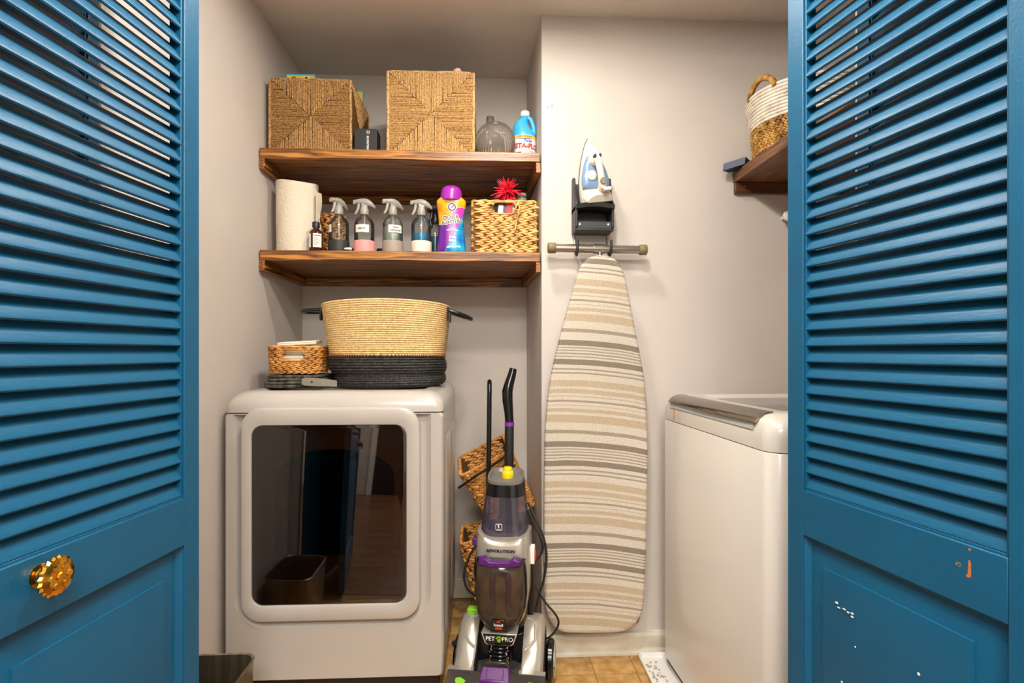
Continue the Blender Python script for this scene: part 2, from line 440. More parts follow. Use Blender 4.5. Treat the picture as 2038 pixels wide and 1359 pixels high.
# brass knob
M_BRASS = mat('brass', (236,178,70), 0.16, 1.0, var=(205,135,40), scale=60)
kb = B()
prof = [(0.016,0.0),(0.0165,0.002),(0.012,0.004),(0.0110,0.010),(0.0125,0.016),(0.016,0.020)]
kb.lathe(prof, n=20)
loops = []
for r, z, fl in ((0.016,0.020,0),(0.0255,0.0215,0.05),(0.027,0.0245,0.05),(0.0245,0.028,0.03),(0.017,0.031,0.0)):
    loops.append([(r*(1+fl*(1 if i % 2 else -1))*math.cos(2*PI*i/40), r*(1+fl*(1 if i % 2 else -1))*math.sin(2*PI*i/40), z) for i in range(40)])
head = B().loft(loops)
for k in range(6):
    a = k*PI/3
    head.loft([[(0.0135*math.cos(a)+0.0055*math.cos(2*PI*i/8), 0.0135*math.sin(a)+0.0055*math.sin(2*PI*i/8), 0.0285) for i in range(8)],
               [(0.0135*math.cos(a)+0.0042*math.cos(2*PI*i/8), 0.0135*math.sin(a)+0.0042*math.sin(2*PI*i/8), 0.0325) for i in range(8)]])
head.loft([[(0.0068*math.cos(2*PI*i/8), 0.0068*math.sin(2*PI*i/8), 0.029) for i in range(8)], [(0.0055*math.cos(2*PI*i/8), 0.0055*math.sin(2*PI*i/8), 0.034) for i in range(8)]])
c = T1((0.336, 0.0, 0.799))
Mk = Matrix((( X1.x, 0, Y1.x, c.x), (X1.y, 0, Y1.y, c.y), (0, 1, 0, c.z), (0,0,0,1)))
kn = kb.xf(Mk).build('knob', M_BRASS, door1, smooth=50, label='faceted brass knob'); head.xf(Mk).build('knob_head', M_BRASS, kn, smooth=20)
# screw holes, paint chips on the right door
M_CHIP = mat('bare_wood_chip', (196,112,44), 0.7, var=(150,80,30), scale=200)
M_CHIPW = mat('white_primer_chip', (226,226,220), 0.7)
M_HOLE = mat('screw_hole', (66,48,34), 0.8)
def chip(px, pz, rx, rz_, m, name, seed=0):
    r_ = random.Random(seed); pts = []
    for i in range(12):
        a = 2*PI*i/12; k = r_.uniform(0.7,1.15); pts.append((px+rx*k*math.cos(a), 0.0004, pz+rz_*k*math.sin(a)))
    base = [(p[0], -0.0006, p[2]) for p in pts]
    bb_ = B().loft([base, pts]); bb_.v = [T2(v) for v in bb_.v]
    return bb_.build(name, m, door2, smooth=0)
chip(0.352,0.795,0.0042,0.0036,mat('hole_ring', (150,140,110), 0.5, 0.4),'screw_hole',1); chip(0.352,0.795,0.0026,0.0022,M_HOLE,'screw_hole',2)
chip(0.368,0.795,0.0028,0.013,M_CHIP,'paint_chip',3); chip(0.366,0.784,0.0026,0.003,M_CHIP,'paint_chip',4); chip(0.368,0.822,0.002,0.002,M_CHIP,'paint_chip',5)
for i, (x, z, a_, c_) in enumerate(((0.128,0.640,.003,.002),(0.133,0.633,.004,.0012),(0.145,0.636,.004,.0012),(0.154,0.634,.003,.0016),(0.163,0.636,.003,.0018),(0.163,0.630,.003,.0018),(0.29,0.60,.0022,.0024),(0.345,0.563,.005,.003),(0.17,0.58,.0016,.0016),(0.14,0.50,.002,.002))):
    bbz = (x, z); chip(x, z, a_, c_, M_CHIPW, 'paint_chip', 20+i)

# ------------------------------------------------------------------ wooden shelves
WD = ((196,134,62), (130,80,34), (54,30,13))
M_WOODX = wood('stained_wood', *WD, 0.36, 'X')
M_WOODY = wood('stained_wood_side', (196,124,52), (138,80,32), (66,36,14), 0.36, 'Y')
M_WOODR = wood('walnut_stain', (140,94,58), (106,66,38), (68,40,22), 0.4, 'Y')
def shelf(ztop, label):
    t = thing('wall_shelf', label, 'shelf', (-0.3,2.26,ztop-0.038))
    th = 0.036
    B().box(-0.806,0.203,2.02,2.262,ztop-th,ztop).build('plank', M_WOODX, t, bevel=0.003)
    B().box(-0.806,0.192,2.265,2.497,ztop-th,ztop).build('plank', M_WOODX, t, bevel=0.003)
    c0, c1 = ztop-th-0.038, ztop-th
    B().box(-0.808,-0.789,2.022,2.497,c0,c1).build('cleat', M_WOODY, t, bevel=0.002)
    B().box(-0.788,0.166,2.480,2.498,c0,c1).build('cleat', M_WOODX, t, bevel=0.002)
    bb_ = B().box(0,0.018,2.022,2.497,c0,c1)
    for v in bb_.v: v.x += 0.188-(v.y-2.02)*0.044-0.0005
    bb_.build('cleat', M_WOODY, t, bevel=0.002)
    return t
ZU, ZL = 1.836, 1.470
shelf(ZU, 'upper stained wooden shelf holding the two square seagrass bins')
shelf(ZL, 'lower stained wooden shelf holding the spray bottles and paper towels')
# shelf above the washer
t = thing('wall_shelf', 'dark stained wooden shelf above the washer, carrying the rope basket', 'shelf', (1.1,1.7,1.733))
B().box(0.922,1.355,1.25,2.017,1.733,1.771).build('plank', M_WOODR, t, bevel=0.003)
B().box(0.926,1.355,2.0,2.018,1.692,1.732).build('cleat', wood('walnut_stain_x', (120,74,40), (92,54,28), (62,34,18), 0.4, 'X'), t, bevel=0.002)
B().box(1.337,1.355,1.25,1.998,1.692,1.732).build('cleat', M_WOODR, t, bevel=0.002)
sx = B().lathe([(0.0035,0),(0.0035,0.0015),(0.001,0.0022)], n=12); sx.xf(Matrix.Translation((0.96,2.0,1.716)) @ Matrix.Rotation(PI/2,4,'X'))
sx.build('screw', mat('screw_steel', (200,195,185), 0.3, 1.0), t)
pk = B().lathe([(0.007,0),(0.007,0.030),(0.016,0.033),(0.0185,0.037),(0.0185,0.043),(0.015,0.046),(0.002,0.047)], n=24)
pk.xf(Matrix.Translation((1.112,2.018,1.604)) @ Matrix.Rotation(PI/2,4,'X'))
pk.solo('wall_peg', mat('white_plastic', (232,230,224), 0.4), 'round white peg on the wall below the washer shelf', 'peg', (1.112,2.018,1.604), smooth=40)

# ------------------------------------------------------------------ seagrass bins: rush weave, four triangles on a face
M_SEA1 = straw('seagrass_brown', (206,166,110), (174,132,80), (112,78,46), scale=170)
M_SEA2 = straw('seagrass_gold', (228,192,138), (202,162,106), (142,104,60), scale=170)
M_DARKIN = mat('bin_lining', (70,48,30), 0.9)
def rush_face(b, o, u, v, n, W, Hh, step=0.0062, seed=1):
    """strands run square to each edge up to the diagonals; o lower-left corner, u right, v up, n outward"""
    rd = random.Random(seed); o, u, v, n = Vector(o), Vector(u), Vector(v), Vector(n)
    def strand(p, q):
        r = step*0.52*rd.uniform(0.9,1.15); j = n*rd.uniform(-0.0006,0.001)
        m = (p+q)/2+n*rd.uniform(0,0.0012)
        d = (q-p); s = d.cross(n).normalized()
        loops = []
        for c in (p, m, q):
            c = c+j
            loops.append([c-s*r-n*r*0.3, c-s*r*0.6+n*r*0.75, c+n*r*1.25, c+s*r*0.6+n*r*0.75, c+s*r-n*r*0.3])
        b.loft(loops, False, False, closed=False)
    k = int(W/step)
    for i in range(k):
        x = (i+0.5)*W/k; h = Hh*min(x, W-x)/W
        if h > 0.004:
            wv = rd.uniform(-0.002,0.002)
            strand(o+u*x+v*0.002, o+u*(x+wv)+v*(h)); strand(o+u*(x-wv)+v*(Hh-h), o+u*x+v*(Hh-0.002))
    k = int(Hh/step)
    for i in range(k):
        y = (i+0.5)*Hh/k; w = W*min(y, Hh-y)/Hh
        if w > 0.004:
            wv = rd.uniform(-0.002,0.002)
            strand(o+u*0.002+v*y, o+u*w+v*(y+wv)); strand(o+u*(W-w)+v*(y-wv), o+u*(W-0.002)+v*y)
def seagrass_bin(label, loc, W, D, Hh, m, rz, seed):
    t = thing('seagrass_bin', label, 'bin', loc, rz, 'seagrass bins on the upper shelf', world=False)
    w, d = W/2, D/2; i = 0.007
    b = B().loft([XY([(-w+i,-d+i),(w-i,-d+i),(w-i,d-i),(-w+i,d-i)],0.002), XY([(-w+i,-d+i),(w-i,-d+i),(w-i,d-i),(-w+i,d-i)],Hh-0.004),
                  XY([(-w+2*i,-d+2*i),(w-2*i,-d+2*i),(w-2*i,d-2*i),(-w+2*i,d-2*i)],Hh-0.004), XY([(-w+2*i,-d+2*i),(w-2*i,-d+2*i),(w-2*i,d-2*i),(-w+2*i,d-2*i)],0.01)])
    b.build('body', M_DARKIN, t)
    fs = B()
    z = 0.001
    rush_face(fs, (-w+0.006,-d+0.006,z), (1,0,0), (0,0,1), (0,-1,0), W-0.012, Hh-z, seed=seed)
    rush_face(fs, (w-0.006,-d+0.006,z), (0,1,0), (0,0,1), (1,0,0), D-0.012, Hh-z, seed=seed+1)
    rush_face(fs, (-w+0.006,d-0.006,z), (0,-1,0), (0,0,1), (-1,0,0), D-0.012, Hh-z, seed=seed+2)
    fs.build('woven_rope', m, t, kind='stuff')
    for sx_ in (-1,1):
        for sy in (-1,1):
            pts = [(sx_*(w-0.004)+random.uniform(-.0008,.0008), sy*(d-0.004), 0.004+k*(Hh-0.004)/8) for k in range(9)]
            B().tube(pts, 0.0052, 8).build('corner_rope', m, t)
    B().ring([(x, y, Hh+random.uniform(-.0015,.0015)) for x, y in [(p.x, p.y) for p, _, _ in resample(rr(W-0.012, D-0.012, 0.006, 2), 0.02)]], 0.0055, 6).build('rim_rope', m, t)
    return t
seagrass_bin('brown square seagrass bin at the wall end of the upper shelf, booklets inside', (-0.640,2.215,ZU), 0.300, 0.31, 0.268, M_SEA1, 0.0, 11)
seagrass_bin('golden square seagrass bin, the taller one, between the black box and the ribbed vase', (-0.200,2.215,ZU), 0.324, 0.31, 0.306, M_SEA2, 0.0, 31)
# booklets in the first bin
M_YEL = mat('booklet_yellow', (226,190,52), 0.5, var=(236,206,90), scale=30); M_CYAN = mat('booklet_cyan', (70,178,205), 0.5); M_GRN = mat('print_green', (60,140,60), 0.5); M_PW = mat('paper_white', (232,226,212), 0.7)
def booklet(label, x0, x1, y, z1, seed):
    t = thing('booklet', label, 'booklet', ((x0+x1)/2, y, ZU+0.012), group='booklets in the brown seagrass bin')
    B().box(x0,x1,y-0.004,y+0.004,ZU+0.012,z1).build('cover', M_CYAN, t, bevel=0.001)
    B().box(x0+0.004,x1-0.004,y-0.0046,y-0.004,ZU+0.03,z1-0.006).build('printed_panel', M_YEL, t)
    r_ = random.Random(seed)
    for k in range(3):
        cx = r_.uniform(x0+0.02,x1-0.02); cz = z1-0.022
        B().loft([[(cx+0.011*math.cos(a), y-0.0052, cz+0.012*math.sin(a)) for a in [2*PI*i/10 for i in range(10)]],[(cx+0.010*math.cos(a), y-0.0047, cz+0.011*math.sin(a)) for a in [2*PI*i/10 for i in range(10)]]]).build('printed_spot', M_GRN if k == 0 else M_PW, t, smooth=0)
booklet('blue and yellow booklet peeking over the front of the brown seagrass bin', -0.760,-0.650,2.16,2.170,1)
booklet('blue and yellow booklet at the rear of the brown seagrass bin', -0.585,-0.504,2.330,2.192,5)
# crumpled bag in the second bin
rd = random.Random(5); bg = B(); loops = []
for k in range(7):
    f = k/6; R = 0.036*math.sin(0.35+f*2.4); loops.append([(-0.105+R*1.1*math.cos(2*PI*i/14)*rd.uniform(.85,1.1), 2.14+R*0.8*math.sin(2*PI*i/14)*rd.uniform(.85,1.1), ZU+0.20+f*0.158*rd.uniform(.98,1.01)) for i in range(14)])
bg.loft(loops)
tb = bg.solo('plastic_bag', mat('bag_plastic', (236,228,214), 0.25, var=(226,130,44), scale=28), 'crumpled white and orange plastic bag poking out of the golden seagrass bin', 'bag', (-0.105,2.14,ZU+0.20), smooth=25)
# black box with vertical print
t = thing('product_box', 'small matt black box with white vertical lettering between the seagrass bins', 'box', (-0.437,2.095,ZU))
B().box(-0.480,-0.398,2.062,2.130,ZU+0.0005,ZU+0.092).build('carton', mat('black_carton', (30,32,32), 0.55), t, bevel=0.001)
text('lettering', 'ecosmart', 0.0160, M_PW, t, flat((-0.430,2.0612,ZU+0.036), (1,0,0), (0,0,1), -PI/2), 0.0002)
B().ring([(-0.430+0.0055*math.cos(a), 2.0614, ZU+0.0785+0.0055*math.sin(a)) for a in [2*PI*i/16 for i in range(16)]], 0.0008, 5).build('emblem', M_PW, t)
B().tube([(-0.4345,2.0614,ZU+0.0785),(-0.4305,2.0614,ZU+0.0805),(-0.4255,2.0614,ZU+0.0785)], 0.0008, 5).build('emblem', M_PW, t)
# ribbed globe vase
M_SMOKE = clear('smoked_glass', (244,240,234), 0.13, (214,204,192), 0.06)
vs = []; N = 240; loops = []
cx, cy, cz, R = 0.040, 2.115, ZU+0.075, 0.0755
for k in range(25):
    th = -1.28+k*(2.72)/24
    l = []
    for i in range(N):
        a = 2*PI*i/N; r = R*math.cos(th)*(1+0.020*math.cos(40*a)); l.append((cx+r*math.cos(a), cy+r*math.sin(a), cz+R*0.98*math.sin(th)))
    loops.append(l)
zoff = ZU-min(p[2] for p in loops[0])+0.0005
loops = [[(p[0],p[1],p[2]+zoff) for p in l] for l in loops]
B().loft(loops, True, False).solo('globe_vase', M_SMOKE, 'round ribbed smoked glass vase beside the blue starch jug', 'vase', (cx,cy,ZU), smooth=60)
# grey necked bottle behind
B().lathe([(0.050,0.0005),(0.058,0.008),(0.060,0.03),(0.060,0.115),(0.055,0.140),(0.038,0.162),(0.020,0.175),(0.0165,0.185),(0.0165,0.228),(0.0145,0.234),(0.0,0.235)], (0.022,2.275,ZU), 40).solo('necked_bottle', clear('grey_plastic', (196,192,186), 0.45, (150,144,136), 0.25), 'grey bottle with a narrow neck behind the ribbed vase', 'bottle', (0.022,2.275,ZU), smooth=50)
# starch jug
M_JUG = mat('jug_blue', (64,176,226), 0.32, spec=0.5); M_RED = mat('print_red', (214,62,28), 0.5); M_OR = mat('print_orange', (236,140,30), 0.5); M_NAVY = mat('print_navy', (22,62,130), 0.5)
jx, jy = 0.153, 2.175
t = thing('starch_jug', 'light blue plastic starch jug with white cap and red lettering', 'jug', (jx,jy,ZU))
def jl(w, d, z, dx=0.0): return [(jx+dx+p[0], jy+p[1], ZU+z) for p in rr(w, d, min(w,d)*0.49, 7)]
B().loft([jl(.088,.084,.0005),jl(.094,.09,.006),jl(.094,.09,.108),jl(.094,.09,.114),jl(.088,.084,.126),jl(.074,.074,.142,-.007),jl(.058,.066,.160,-.010),jl(.042,.054,.176,-.006),jl(.034,.038,.188,.002),jl(.030,.032,.194,.005)]).build('jug_body', M_JUG, t, smooth=50)
B().tube([(jx+0.016,jy-0.012,ZU+0.186),(jx+0.026,jy-0.014,ZU+0.180),(jx+0.033,jy-0.014,ZU+0.163),(jx+0.038,jy-0.014,ZU+0.143),(jx+0.040,jy-0.012,ZU+0.123),(jx+0.034,jy-0.008,ZU+0.114)], 0.0085, 10).build('handle', M_JUG, t, smooth=60)
B().lathe([(0.0175,0.194),(0.0185,0.196),(0.0185,0.210),(0.0165,0.214),(0.0,0.214)], (jx+0.005,jy,ZU), 24).build('cap', mat('cap_white', (240,236,228), 0.4), t, smooth=40)
def jr(z, off=0.0008):
    return [(jx+p[0]*(1+off/0.047), jy+p[1]*(1+off/0.045), ZU+z) for p in rr(.094,.09,.0435,7)]
B().loft([jr(.008),jr(.108)], False, False).build('label_wrap', mat('label_white', (232,236,240), 0.35), t, smooth=60)
B().loft([jr(.096,.0012),jr(.107,.0012)], False, False).build('label_band', mat('label_yellow', (246,196,30), 0.35), t, smooth=60)
lr = 0.0462
a0 = -PI/2-0.16
def jb(x0, x1, z0, z1, m, off=0.0016):
    pts = []; n = 8
    B().loft([[(jx+(lr+off)*math.cos(a0+(x0+(x1-x0)*i/n)/lr), jy+(lr+off)*math.sin(a0+(x0+(x1-x0)*i/n)/lr), ZU+z) for i in range(n+1)] for z in (z0, z1)], False, False, closed=False).build('label_print', m, t, smooth=60)
jb(-0.045,-0.006,0.009,0.042,M_NAVY); jb(-0.045,0.045,0.0915,0.0945,M_NAVY,0.0013)
text('lettering', 'STA-FLO', 0.026, M_RED, t, wrap((jx,jy), lr+0.0030, ZU+0.064, -PI/2+0.22, -0.03), 0.0012)
text('lettering', 'Purex', 0.014, M_NAVY, t, wrap((jx,jy), lr+0.0030, ZU+0.0845, a0+0.45, -0.05), 0.0004)
text('lettering', 'LIQUID STARCH', 0.0058, M_NAVY, t, wrap((jx,jy), lr+0.0030, ZU+0.045, a0+0.5, -0.05), 0.0001)
text('lettering', 'CONCENTRATED', 0.0070, M_RED, t, wrap((jx,jy), lr+0.0030, ZU+0.1015, a0+0.2, 0), 0.0002)

# ------------------------------------------------------------------ lower shelf
Z = ZL+0.0005
# paper towel roll
tx, ty = -0.706, 2.122
t = thing('paper_towel_roll', 'standing roll of white embossed paper towel at the wall end of the lower shelf', 'paper towel', (tx,ty,ZL))
M_PT = mat('paper_towel', (222,210,188), 0.9, bump=0.8, bscale=110)
rd = random.Random(2); loops = []
for k in range(11):
    z = 0.262*k/10; l = []
    for i in range(48):
        a = 2*PI*i/48; r = 0.076*(1+0.012*math.sin(3*a+k*0.4)+0.010*math.sin(7*a-k*0.9)+0.02*math.sin(k*0.3)*math.cos(a))
        l.append((tx+r*math.cos(a), ty+r*math.sin(a), Z+z+ (0.006*math.sin(2*a+0.5) if k == 10 else 0)))
    loops.append(l)
loops.append([(tx+(p[0]-tx)*0.3, ty+(p[1]-ty)*0.3, Z+0.262) for p in loops[-1]]); loops.append([(p[0],p[1],Z+0.22) for p in loops[-1]])
B().loft(loops).build('roll', M_PT, t, smooth=60)
fl = []
for k in range(9):
    z = Z+0.03+k*0.0245; fl.append([(tx+0.0775+0.004+0.010*f*(1+0.4*math.sin(k)), ty-0.012-0.034*(1-f)+0.01*math.sin(k*1.3)*f, z) for f in (0,0.5,1)])
lp = [[(p[0]+d*0.0006,p[1]+d*0.0006,p[2]) for p in row] for d in (0,) for row in fl]
B().loft(lp, False, False, closed=False).build('loose_sheet', M_PT, t, smooth=180)
# round braided basket behind the roll
M_HY = straw('hyacinth_gold', (244,206,138), (228,184,112), (190,142,78), scale=30, rough=0.5)
M_HYB = straw('hyacinth_brown', (228,168,94), (206,142,72), (164,106,50), scale=30, rough=0.42)
CEN = Vector((-0.612,2.255,0)); cb = B()
braid(cb, [(CEN.x+0.050*math.cos(a), CEN.y+0.050*math.sin(a)) for a in [2*PI*i/24 for i in range(24)]], Z+0.004, 9, 0.0195, 0.030, 0.008)
tq = thing('braided_basket', 'small round braided basket half hidden behind the paper towel roll', 'basket', (CEN.x,CEN.y,ZL))
cb.build('braid', M_HYB, tq, smooth=60, kind='stuff')
B().lathe([(0.048,0.002),(0.048,0.17),(0.044,0.17),(0.044,0.01)], (CEN.x,CEN.y,ZL), 24).build('lining', M_DARKIN, tq)
# small brown dropper bottle
bx_, by_ = -0.615, 2.048
t = thing('amber_bottle', 'small brown glass bottle with black cap and white label in front of the paper towels', 'bottle', (bx_,by_,ZL))
B().lathe([(0.022,0),(0.0245,0.003),(0.0245,0.062),(0.022,0.072),(0.0125,0.080),(0.011,0.083),(0.011,0.092)], (bx_,by_,Z), 32).build('glass', mat('amber_glass', (58,28,14), 0.08, spec=0.6), t, smooth=50)
B().lathe([(0.0125,0.087),(0.0135,0.088),(0.0135,0.105),(0.012,0.107),(0,0.107)], (bx_,by_,Z), 24).build('cap', mat('black_cap', (22,22,24), 0.45), t, smooth=40)
def wl(c, R, z0, z1, a1, a2, m, name, parent, n=12):
    return B().loft([[(c[0]+R*math.cos(a1+(a2-a1)*i/n), c[1]+R*math.sin(a1+(a2-a1)*i/n), z) for i in range(n+1)] for z in (z0, z1)], False, False, closed=False).build(name, m, parent, smooth=60)
M_LAB = mat('sticker_white', (232,228,220), 0.5)
wl((bx_,by_), 0.0249, Z+0.012, Z+0.062, -PI/2-0.15, -PI/2+1.15, M_LAB, 'label_sticker', t); wl((bx_,by_), 0.0249, Z+0.012, Z+0.062, -PI/2-1.3, -PI/2-0.5, M_LAB, 'label_sticker', t)
wl((bx_,by_), 0.0251, Z+0.053, Z+0.056, -PI/2-0.02, -PI/2+1.05, M_RED, 'label_line', t)
M_INK = mat('ink_grey', (70,70,72), 0.6)
for k in range(7): wl((bx_,by_), 0.0251, Z+0.020+k*0.0042, Z+0.0211+k*0.0042, -PI/2, -PI/2+0.5+0.4*((k*37) % 10)/10, M_INK, 'label_line', t)

# spray bottles
M_GLASS = clear('bottle_glass', (244,246,242), 0.03, (230,230,224), 0.03)
M_TRIG = clear('frosted_plastic', (230,226,218), 0.42, (224,218,206), 0.25)
M_TUBE = clear('dip_tube', (230,228,220), 0.5, (225,222,212), 0.3)
def spray(x, y, sleeve, label, rz, liquid=None, lh=0.0, sticker=None, sticker_rot=0.0, black=False, sleeve_h=0.042):
    t = thing('spray_bottle', label, 'spray bottle', (x,y,ZL+0.0005), 0.0, 'glass spray bottles on the lower shelf', world=False)
    R = 0.0365
    B().lathe([(R-0.003,0.001),(R,0.004),(R,0.100),(R-0.001,0.108),(R-0.006,0.119),(R-0.014,0.128),(0.0145,0.134),(0.0135,0.137),(0.0135,0.150)], n=40).build('glass_body', M_GLASS, t, smooth=60)
    if sleeve: B().lathe([(R-0.002,0.0),(R+0.0016,0.001),(R+0.0018,sleeve_h-0.002),(R+0.0008,sleeve_h),(R-0.002,sleeve_h),(R-0.002,0.003)], n=40).build('silicone_sleeve', sleeve, t, smooth=50, label='silicone base sleeve')
    if liquid: B().lathe([(R-0.004,0.004),(R-0.002,0.006),(R-0.002,lh),(0.0,lh)], n=32).build('liquid', liquid, t, smooth=40)
    B().tube([(0,0,0.012),(0.001,0,0.08),(0,0,0.148)], 0.0026, 8).build('dip_tube', M_TUBE, t)
    tm_ = mat('black_trigger', (24,24,26), 0.4) if black else M_TRIG
    Rm = Matrix.Rotation(rz, 4, 'Z')
    B().lathe([(0.0155,0.140),(0.016,0.142),(0.016,0.160),(0.013,0.164),(0.012,0.172)], n=28, flute=0.02, nf=14).build('collar', tm_, t, smooth=50)
    # head: nozzle towards local -x, hood sweeping back to +x
    prof = [(-0.040,0.186,0.0065,0.008),(-0.033,0.187,0.0075,0.0095),(-0.026,0.190,0.007,0.007),(-0.012,0.190,0.010,0.011),(0.004,0.188,0.012,0.014),(0.018,0.184,0.012,0.013),(0.030,0.177,0.009,0.010),(0.040,0.168,0.004,0.006)]
    b1 = B().loft([[(px, ww*math.cos(a), pz+hh*math.sin(a)) for a in [2*PI*i/12 for i in range(12)]] for px, pz, ww, hh in prof])
    b1.xf(Rm).build('spray_head', tm_, t, smooth=60)
    B().box(-0.010,0.012,-0.008,0.008,0.160,0.184).xf(Rm).build('pump', tm_, t, bevel=0.002)
    B().tube([Rm @ Vector(p) for p in ((-0.019,0,0.184),(-0.021,0,0.172),(-0.024,0,0.160),(-0.029,0,0.149),(-0.034,0,0.143))], [0.006,0.0055,0.005,0.0045,0.0035], 8, flat=0.7).build('trigger', tm_, t, smooth=60)
    if sticker is not None:
        aa = -PI/2+sticker_rot; s = wl((0,0), R+0.0005, 0.070, 0.098, aa-0.72, aa+0.72, M_LAB, 'sticker', t)
        lines = sticker.split('\n')
        for i, ln in enumerate(lines):
            text('lettering', ln, 0.0115, mat('ink_black', (30,30,32), 0.6), s, wrap((0,0), R+0.0014, 0.084+(len(lines)-1)*0.0055-i*0.011, aa), 0.0001)
    return t
S_BLK = mat('sleeve_black', (34,36,34), 0.6); S_PNK = mat('sleeve_pink', (236,150,146), 0.6); S_TPE = mat('sleeve_taupe', (158,144,130), 0.6); S_IVO = mat('sleeve_ivory', (222,210,194), 0.6)
spray(-0.538,2.068,S_BLK,'glass spray bottle with black silicone base next to the brown bottle',1.0,sticker='cleaner',sticker_rot=-1.25)
spray(-0.445,2.068,S_PNK,'glass spray bottle with pink silicone base, labelled starch',0.05,sticker='starch',sticker_rot=-0.05)
spray(-0.341,2.068,S_TPE,'glass spray bottle with taupe silicone base, labelled stain remover',0.55,mat('liquid_pale', (196,206,194), 0.3),0.094,sticker='stain\nremover',sticker_rot=0.45)
spray(-0.236,2.068,S_IVO,'glass spray bottle with ivory silicone base and blue liquid',0.1,mat('liquid_blue', (30,160,215), 0.15),0.070)
spray(-0.196,2.200,None,'spray bottle with black trigger and teal liquid behind the others',0.9,mat('liquid_teal', (10,90,112), 0.2),0.085,black=True)
# small black things behind the bottles
B().loft([[(-0.392+w*p[0]/0.05, 2.16+p[1], Z+z) for p in rr(0.05,0.05,0.012,3)] for w, z in ((0.046,0),(0.05,0.004),(0.05,0.024),(0.044,0.030))]).solo('black_tin', mat('black_plastic', (20,22,24), 0.4), 'small black lidded tub behind the pink and taupe spray bottles', 'tub', (-0.392,2.16,ZL), smooth=40)
t = thing('lint_brush', 'small black brush with a pale tip lying between the first two spray bottles', 'brush', (-0.49,2.06,ZL))
B().tube([(-0.478,2.13,Z+0.012),(-0.487,2.09,Z+0.013),(-0.493,2.06,Z+0.012)], [0.010,0.010,0.008], 10, flat=0.7).build('grip', MATS['black_plastic'], t, smooth=60)
B().tube([(-0.493,2.060,Z+0.012),(-0.500,2.042,Z+0.010),(-0.507,2.030,Z+0.008)], [0.006,0.005,0.003], 8).build('tip', M_LAB, t, smooth=60)
# scent booster bottle
ox, oy = -0.125, 2.072
t = thing('scent_booster_bottle', 'orange and purple laundry scent booster bottle with purple cap', 'bottle', (ox,oy,ZL))
def osec(z):
    pts = [(0.0,.104,.064),(.004,.110,.068),(.05,.102,.064),(.11,.092,.058),(.16,.102,.060),(.19,.110,.060),(.196,.108,.058),(.206,.086,.050),(.213,.070,.044)]
    for (a, w0, d0), (b_, w1, d1) in zip(pts, pts[1:]):
        if a <= z <= b_:
            f = (z-a)/(b_-a); return w0+(w1-w0)*f, d0+(d1-d0)*f
    return pts[-1][1:]
def oloop(z, n=48, off=0.0):
    w, d = osec(z); return [(ox+(w/2+off)*math.copysign(abs(math.cos(a))**0.75, math.cos(a)), oy+(d/2+off)*math.copysign(abs(math.sin(a))**0.75, math.sin(a)), Z+z) for a in [2*PI*i/n for i in range(n)]]
# printed body: colour zones as a wavy procedural print
mm, nt, pb = _new('booster_print'); pb.inputs['Roughness'].default_value = 0.25
tc = nt.nodes.new('ShaderNodeTexCoord'); sp = nt.nodes.new('ShaderNodeSeparateXYZ'); nt.links.new(tc.outputs['Object'], sp.inputs[0])
def mth(op, a, b_=None):
    n = nt.nodes.new('ShaderNodeMath'); n.operation = op
    for i, v in enumerate((a, b_)):
        if v is None: continue
        if isinstance(v, (int, float)): n.inputs[i].default_value = v
        else: nt.links.new(v, n.inputs[i])
    return n.outputs[0]
x, z = sp.outputs[0], sp.outputs[2]
# orange above z > 0.145 + s-curve(x);  blue below z < 0.055 + 0.9x + wave
s1 = mth('ADD', mth('MULTIPLY', x, 0.75), mth('ADD', 0.138, mth('MULTIPLY', mth('SINE', mth('MULTIPLY', x, 75.0)), 0.012)))
orange = mth('GREATER_THAN', z, s1); edge = mth('GREATER_THAN', z, mth('SUBTRACT', s1, 0.0022))
s2 = mth('ADD', mth('MULTIPLY', mth('MULTIPLY', x, mth('ABSOLUTE', x)), 32.0), mth('ADD', 0.048, mth('ADD', mth('MULTIPLY', x, 0.85), mth('MULTIPLY', mth('SINE', mth('MULTIPLY', x, 90.0)), 0.008))))
blue = mth('LESS_THAN', z, s2)
nz = nt.nodes.new('ShaderNodeTexNoise'); nz.inputs['Scale'].default_value = 30; nt.links.new(tc.outputs['Object'], nz.inputs['Vector'])
def ramp(fac, a, b_, p0=0.35, p1=0.65):
    r = nt.nodes.new('ShaderNodeValToRGB'); r.color_ramp.elements[0].color = lin(a); r.color_ramp.elements[1].color = lin(b_); r.color_ramp.elements[0].position = p0; r.color_ramp.elements[1].position = p1
    nt.links.new(fac, r.inputs[0]); return r.outputs[0]
def mixc(f, a, b_):
    m_ = nt.nodes.new('ShaderNodeMix'); m_.data_type = 'RGBA'; nt.links.new(f, m_.inputs[0]); nt.links.new(a, m_.inputs[6]); nt.links.new(b_, m_.inputs[7]); return m_.outputs[2]
cpur = ramp(mth('ADD', mth('MULTIPLY', x, 8.0), 0.5), (96,34,140), (196,60,170), 0.3, 0.75); cblu = ramp(nz.outputs[0], (14,110,180), (40,170,215)); cor = ramp(nz.outputs[0], (240,130,16), (250,176,40)); cye = ramp(nz.outputs[0], (252,222,120), (252,226,140))
col = mixc(blue, cpur, cblu); col = mixc(edge, col, cye); col = mixc(orange, col, cor)
nt.links.new(col, pb.inputs['Base Color'])
B().loft([oloop(zz) for zz in (0,.004,.02,.04,.06,.08,.10,.12,.14,.16,.175,.19,.196,.201,.206,.213)]).build('bottle_body', mm, t, smooth=50)
B().lathe([(0.040,0.196),(0.0405,0.215),(0.038,0.232),(0.032,0.243),(0.024,0.248),(0,0.249)], (ox,oy,Z), 32).build('cap', mat('cap_purple', (164,44,168), 0.3), t, smooth=50)
fy = lambda zz: oy-osec(zz)[1]/2-0.0016
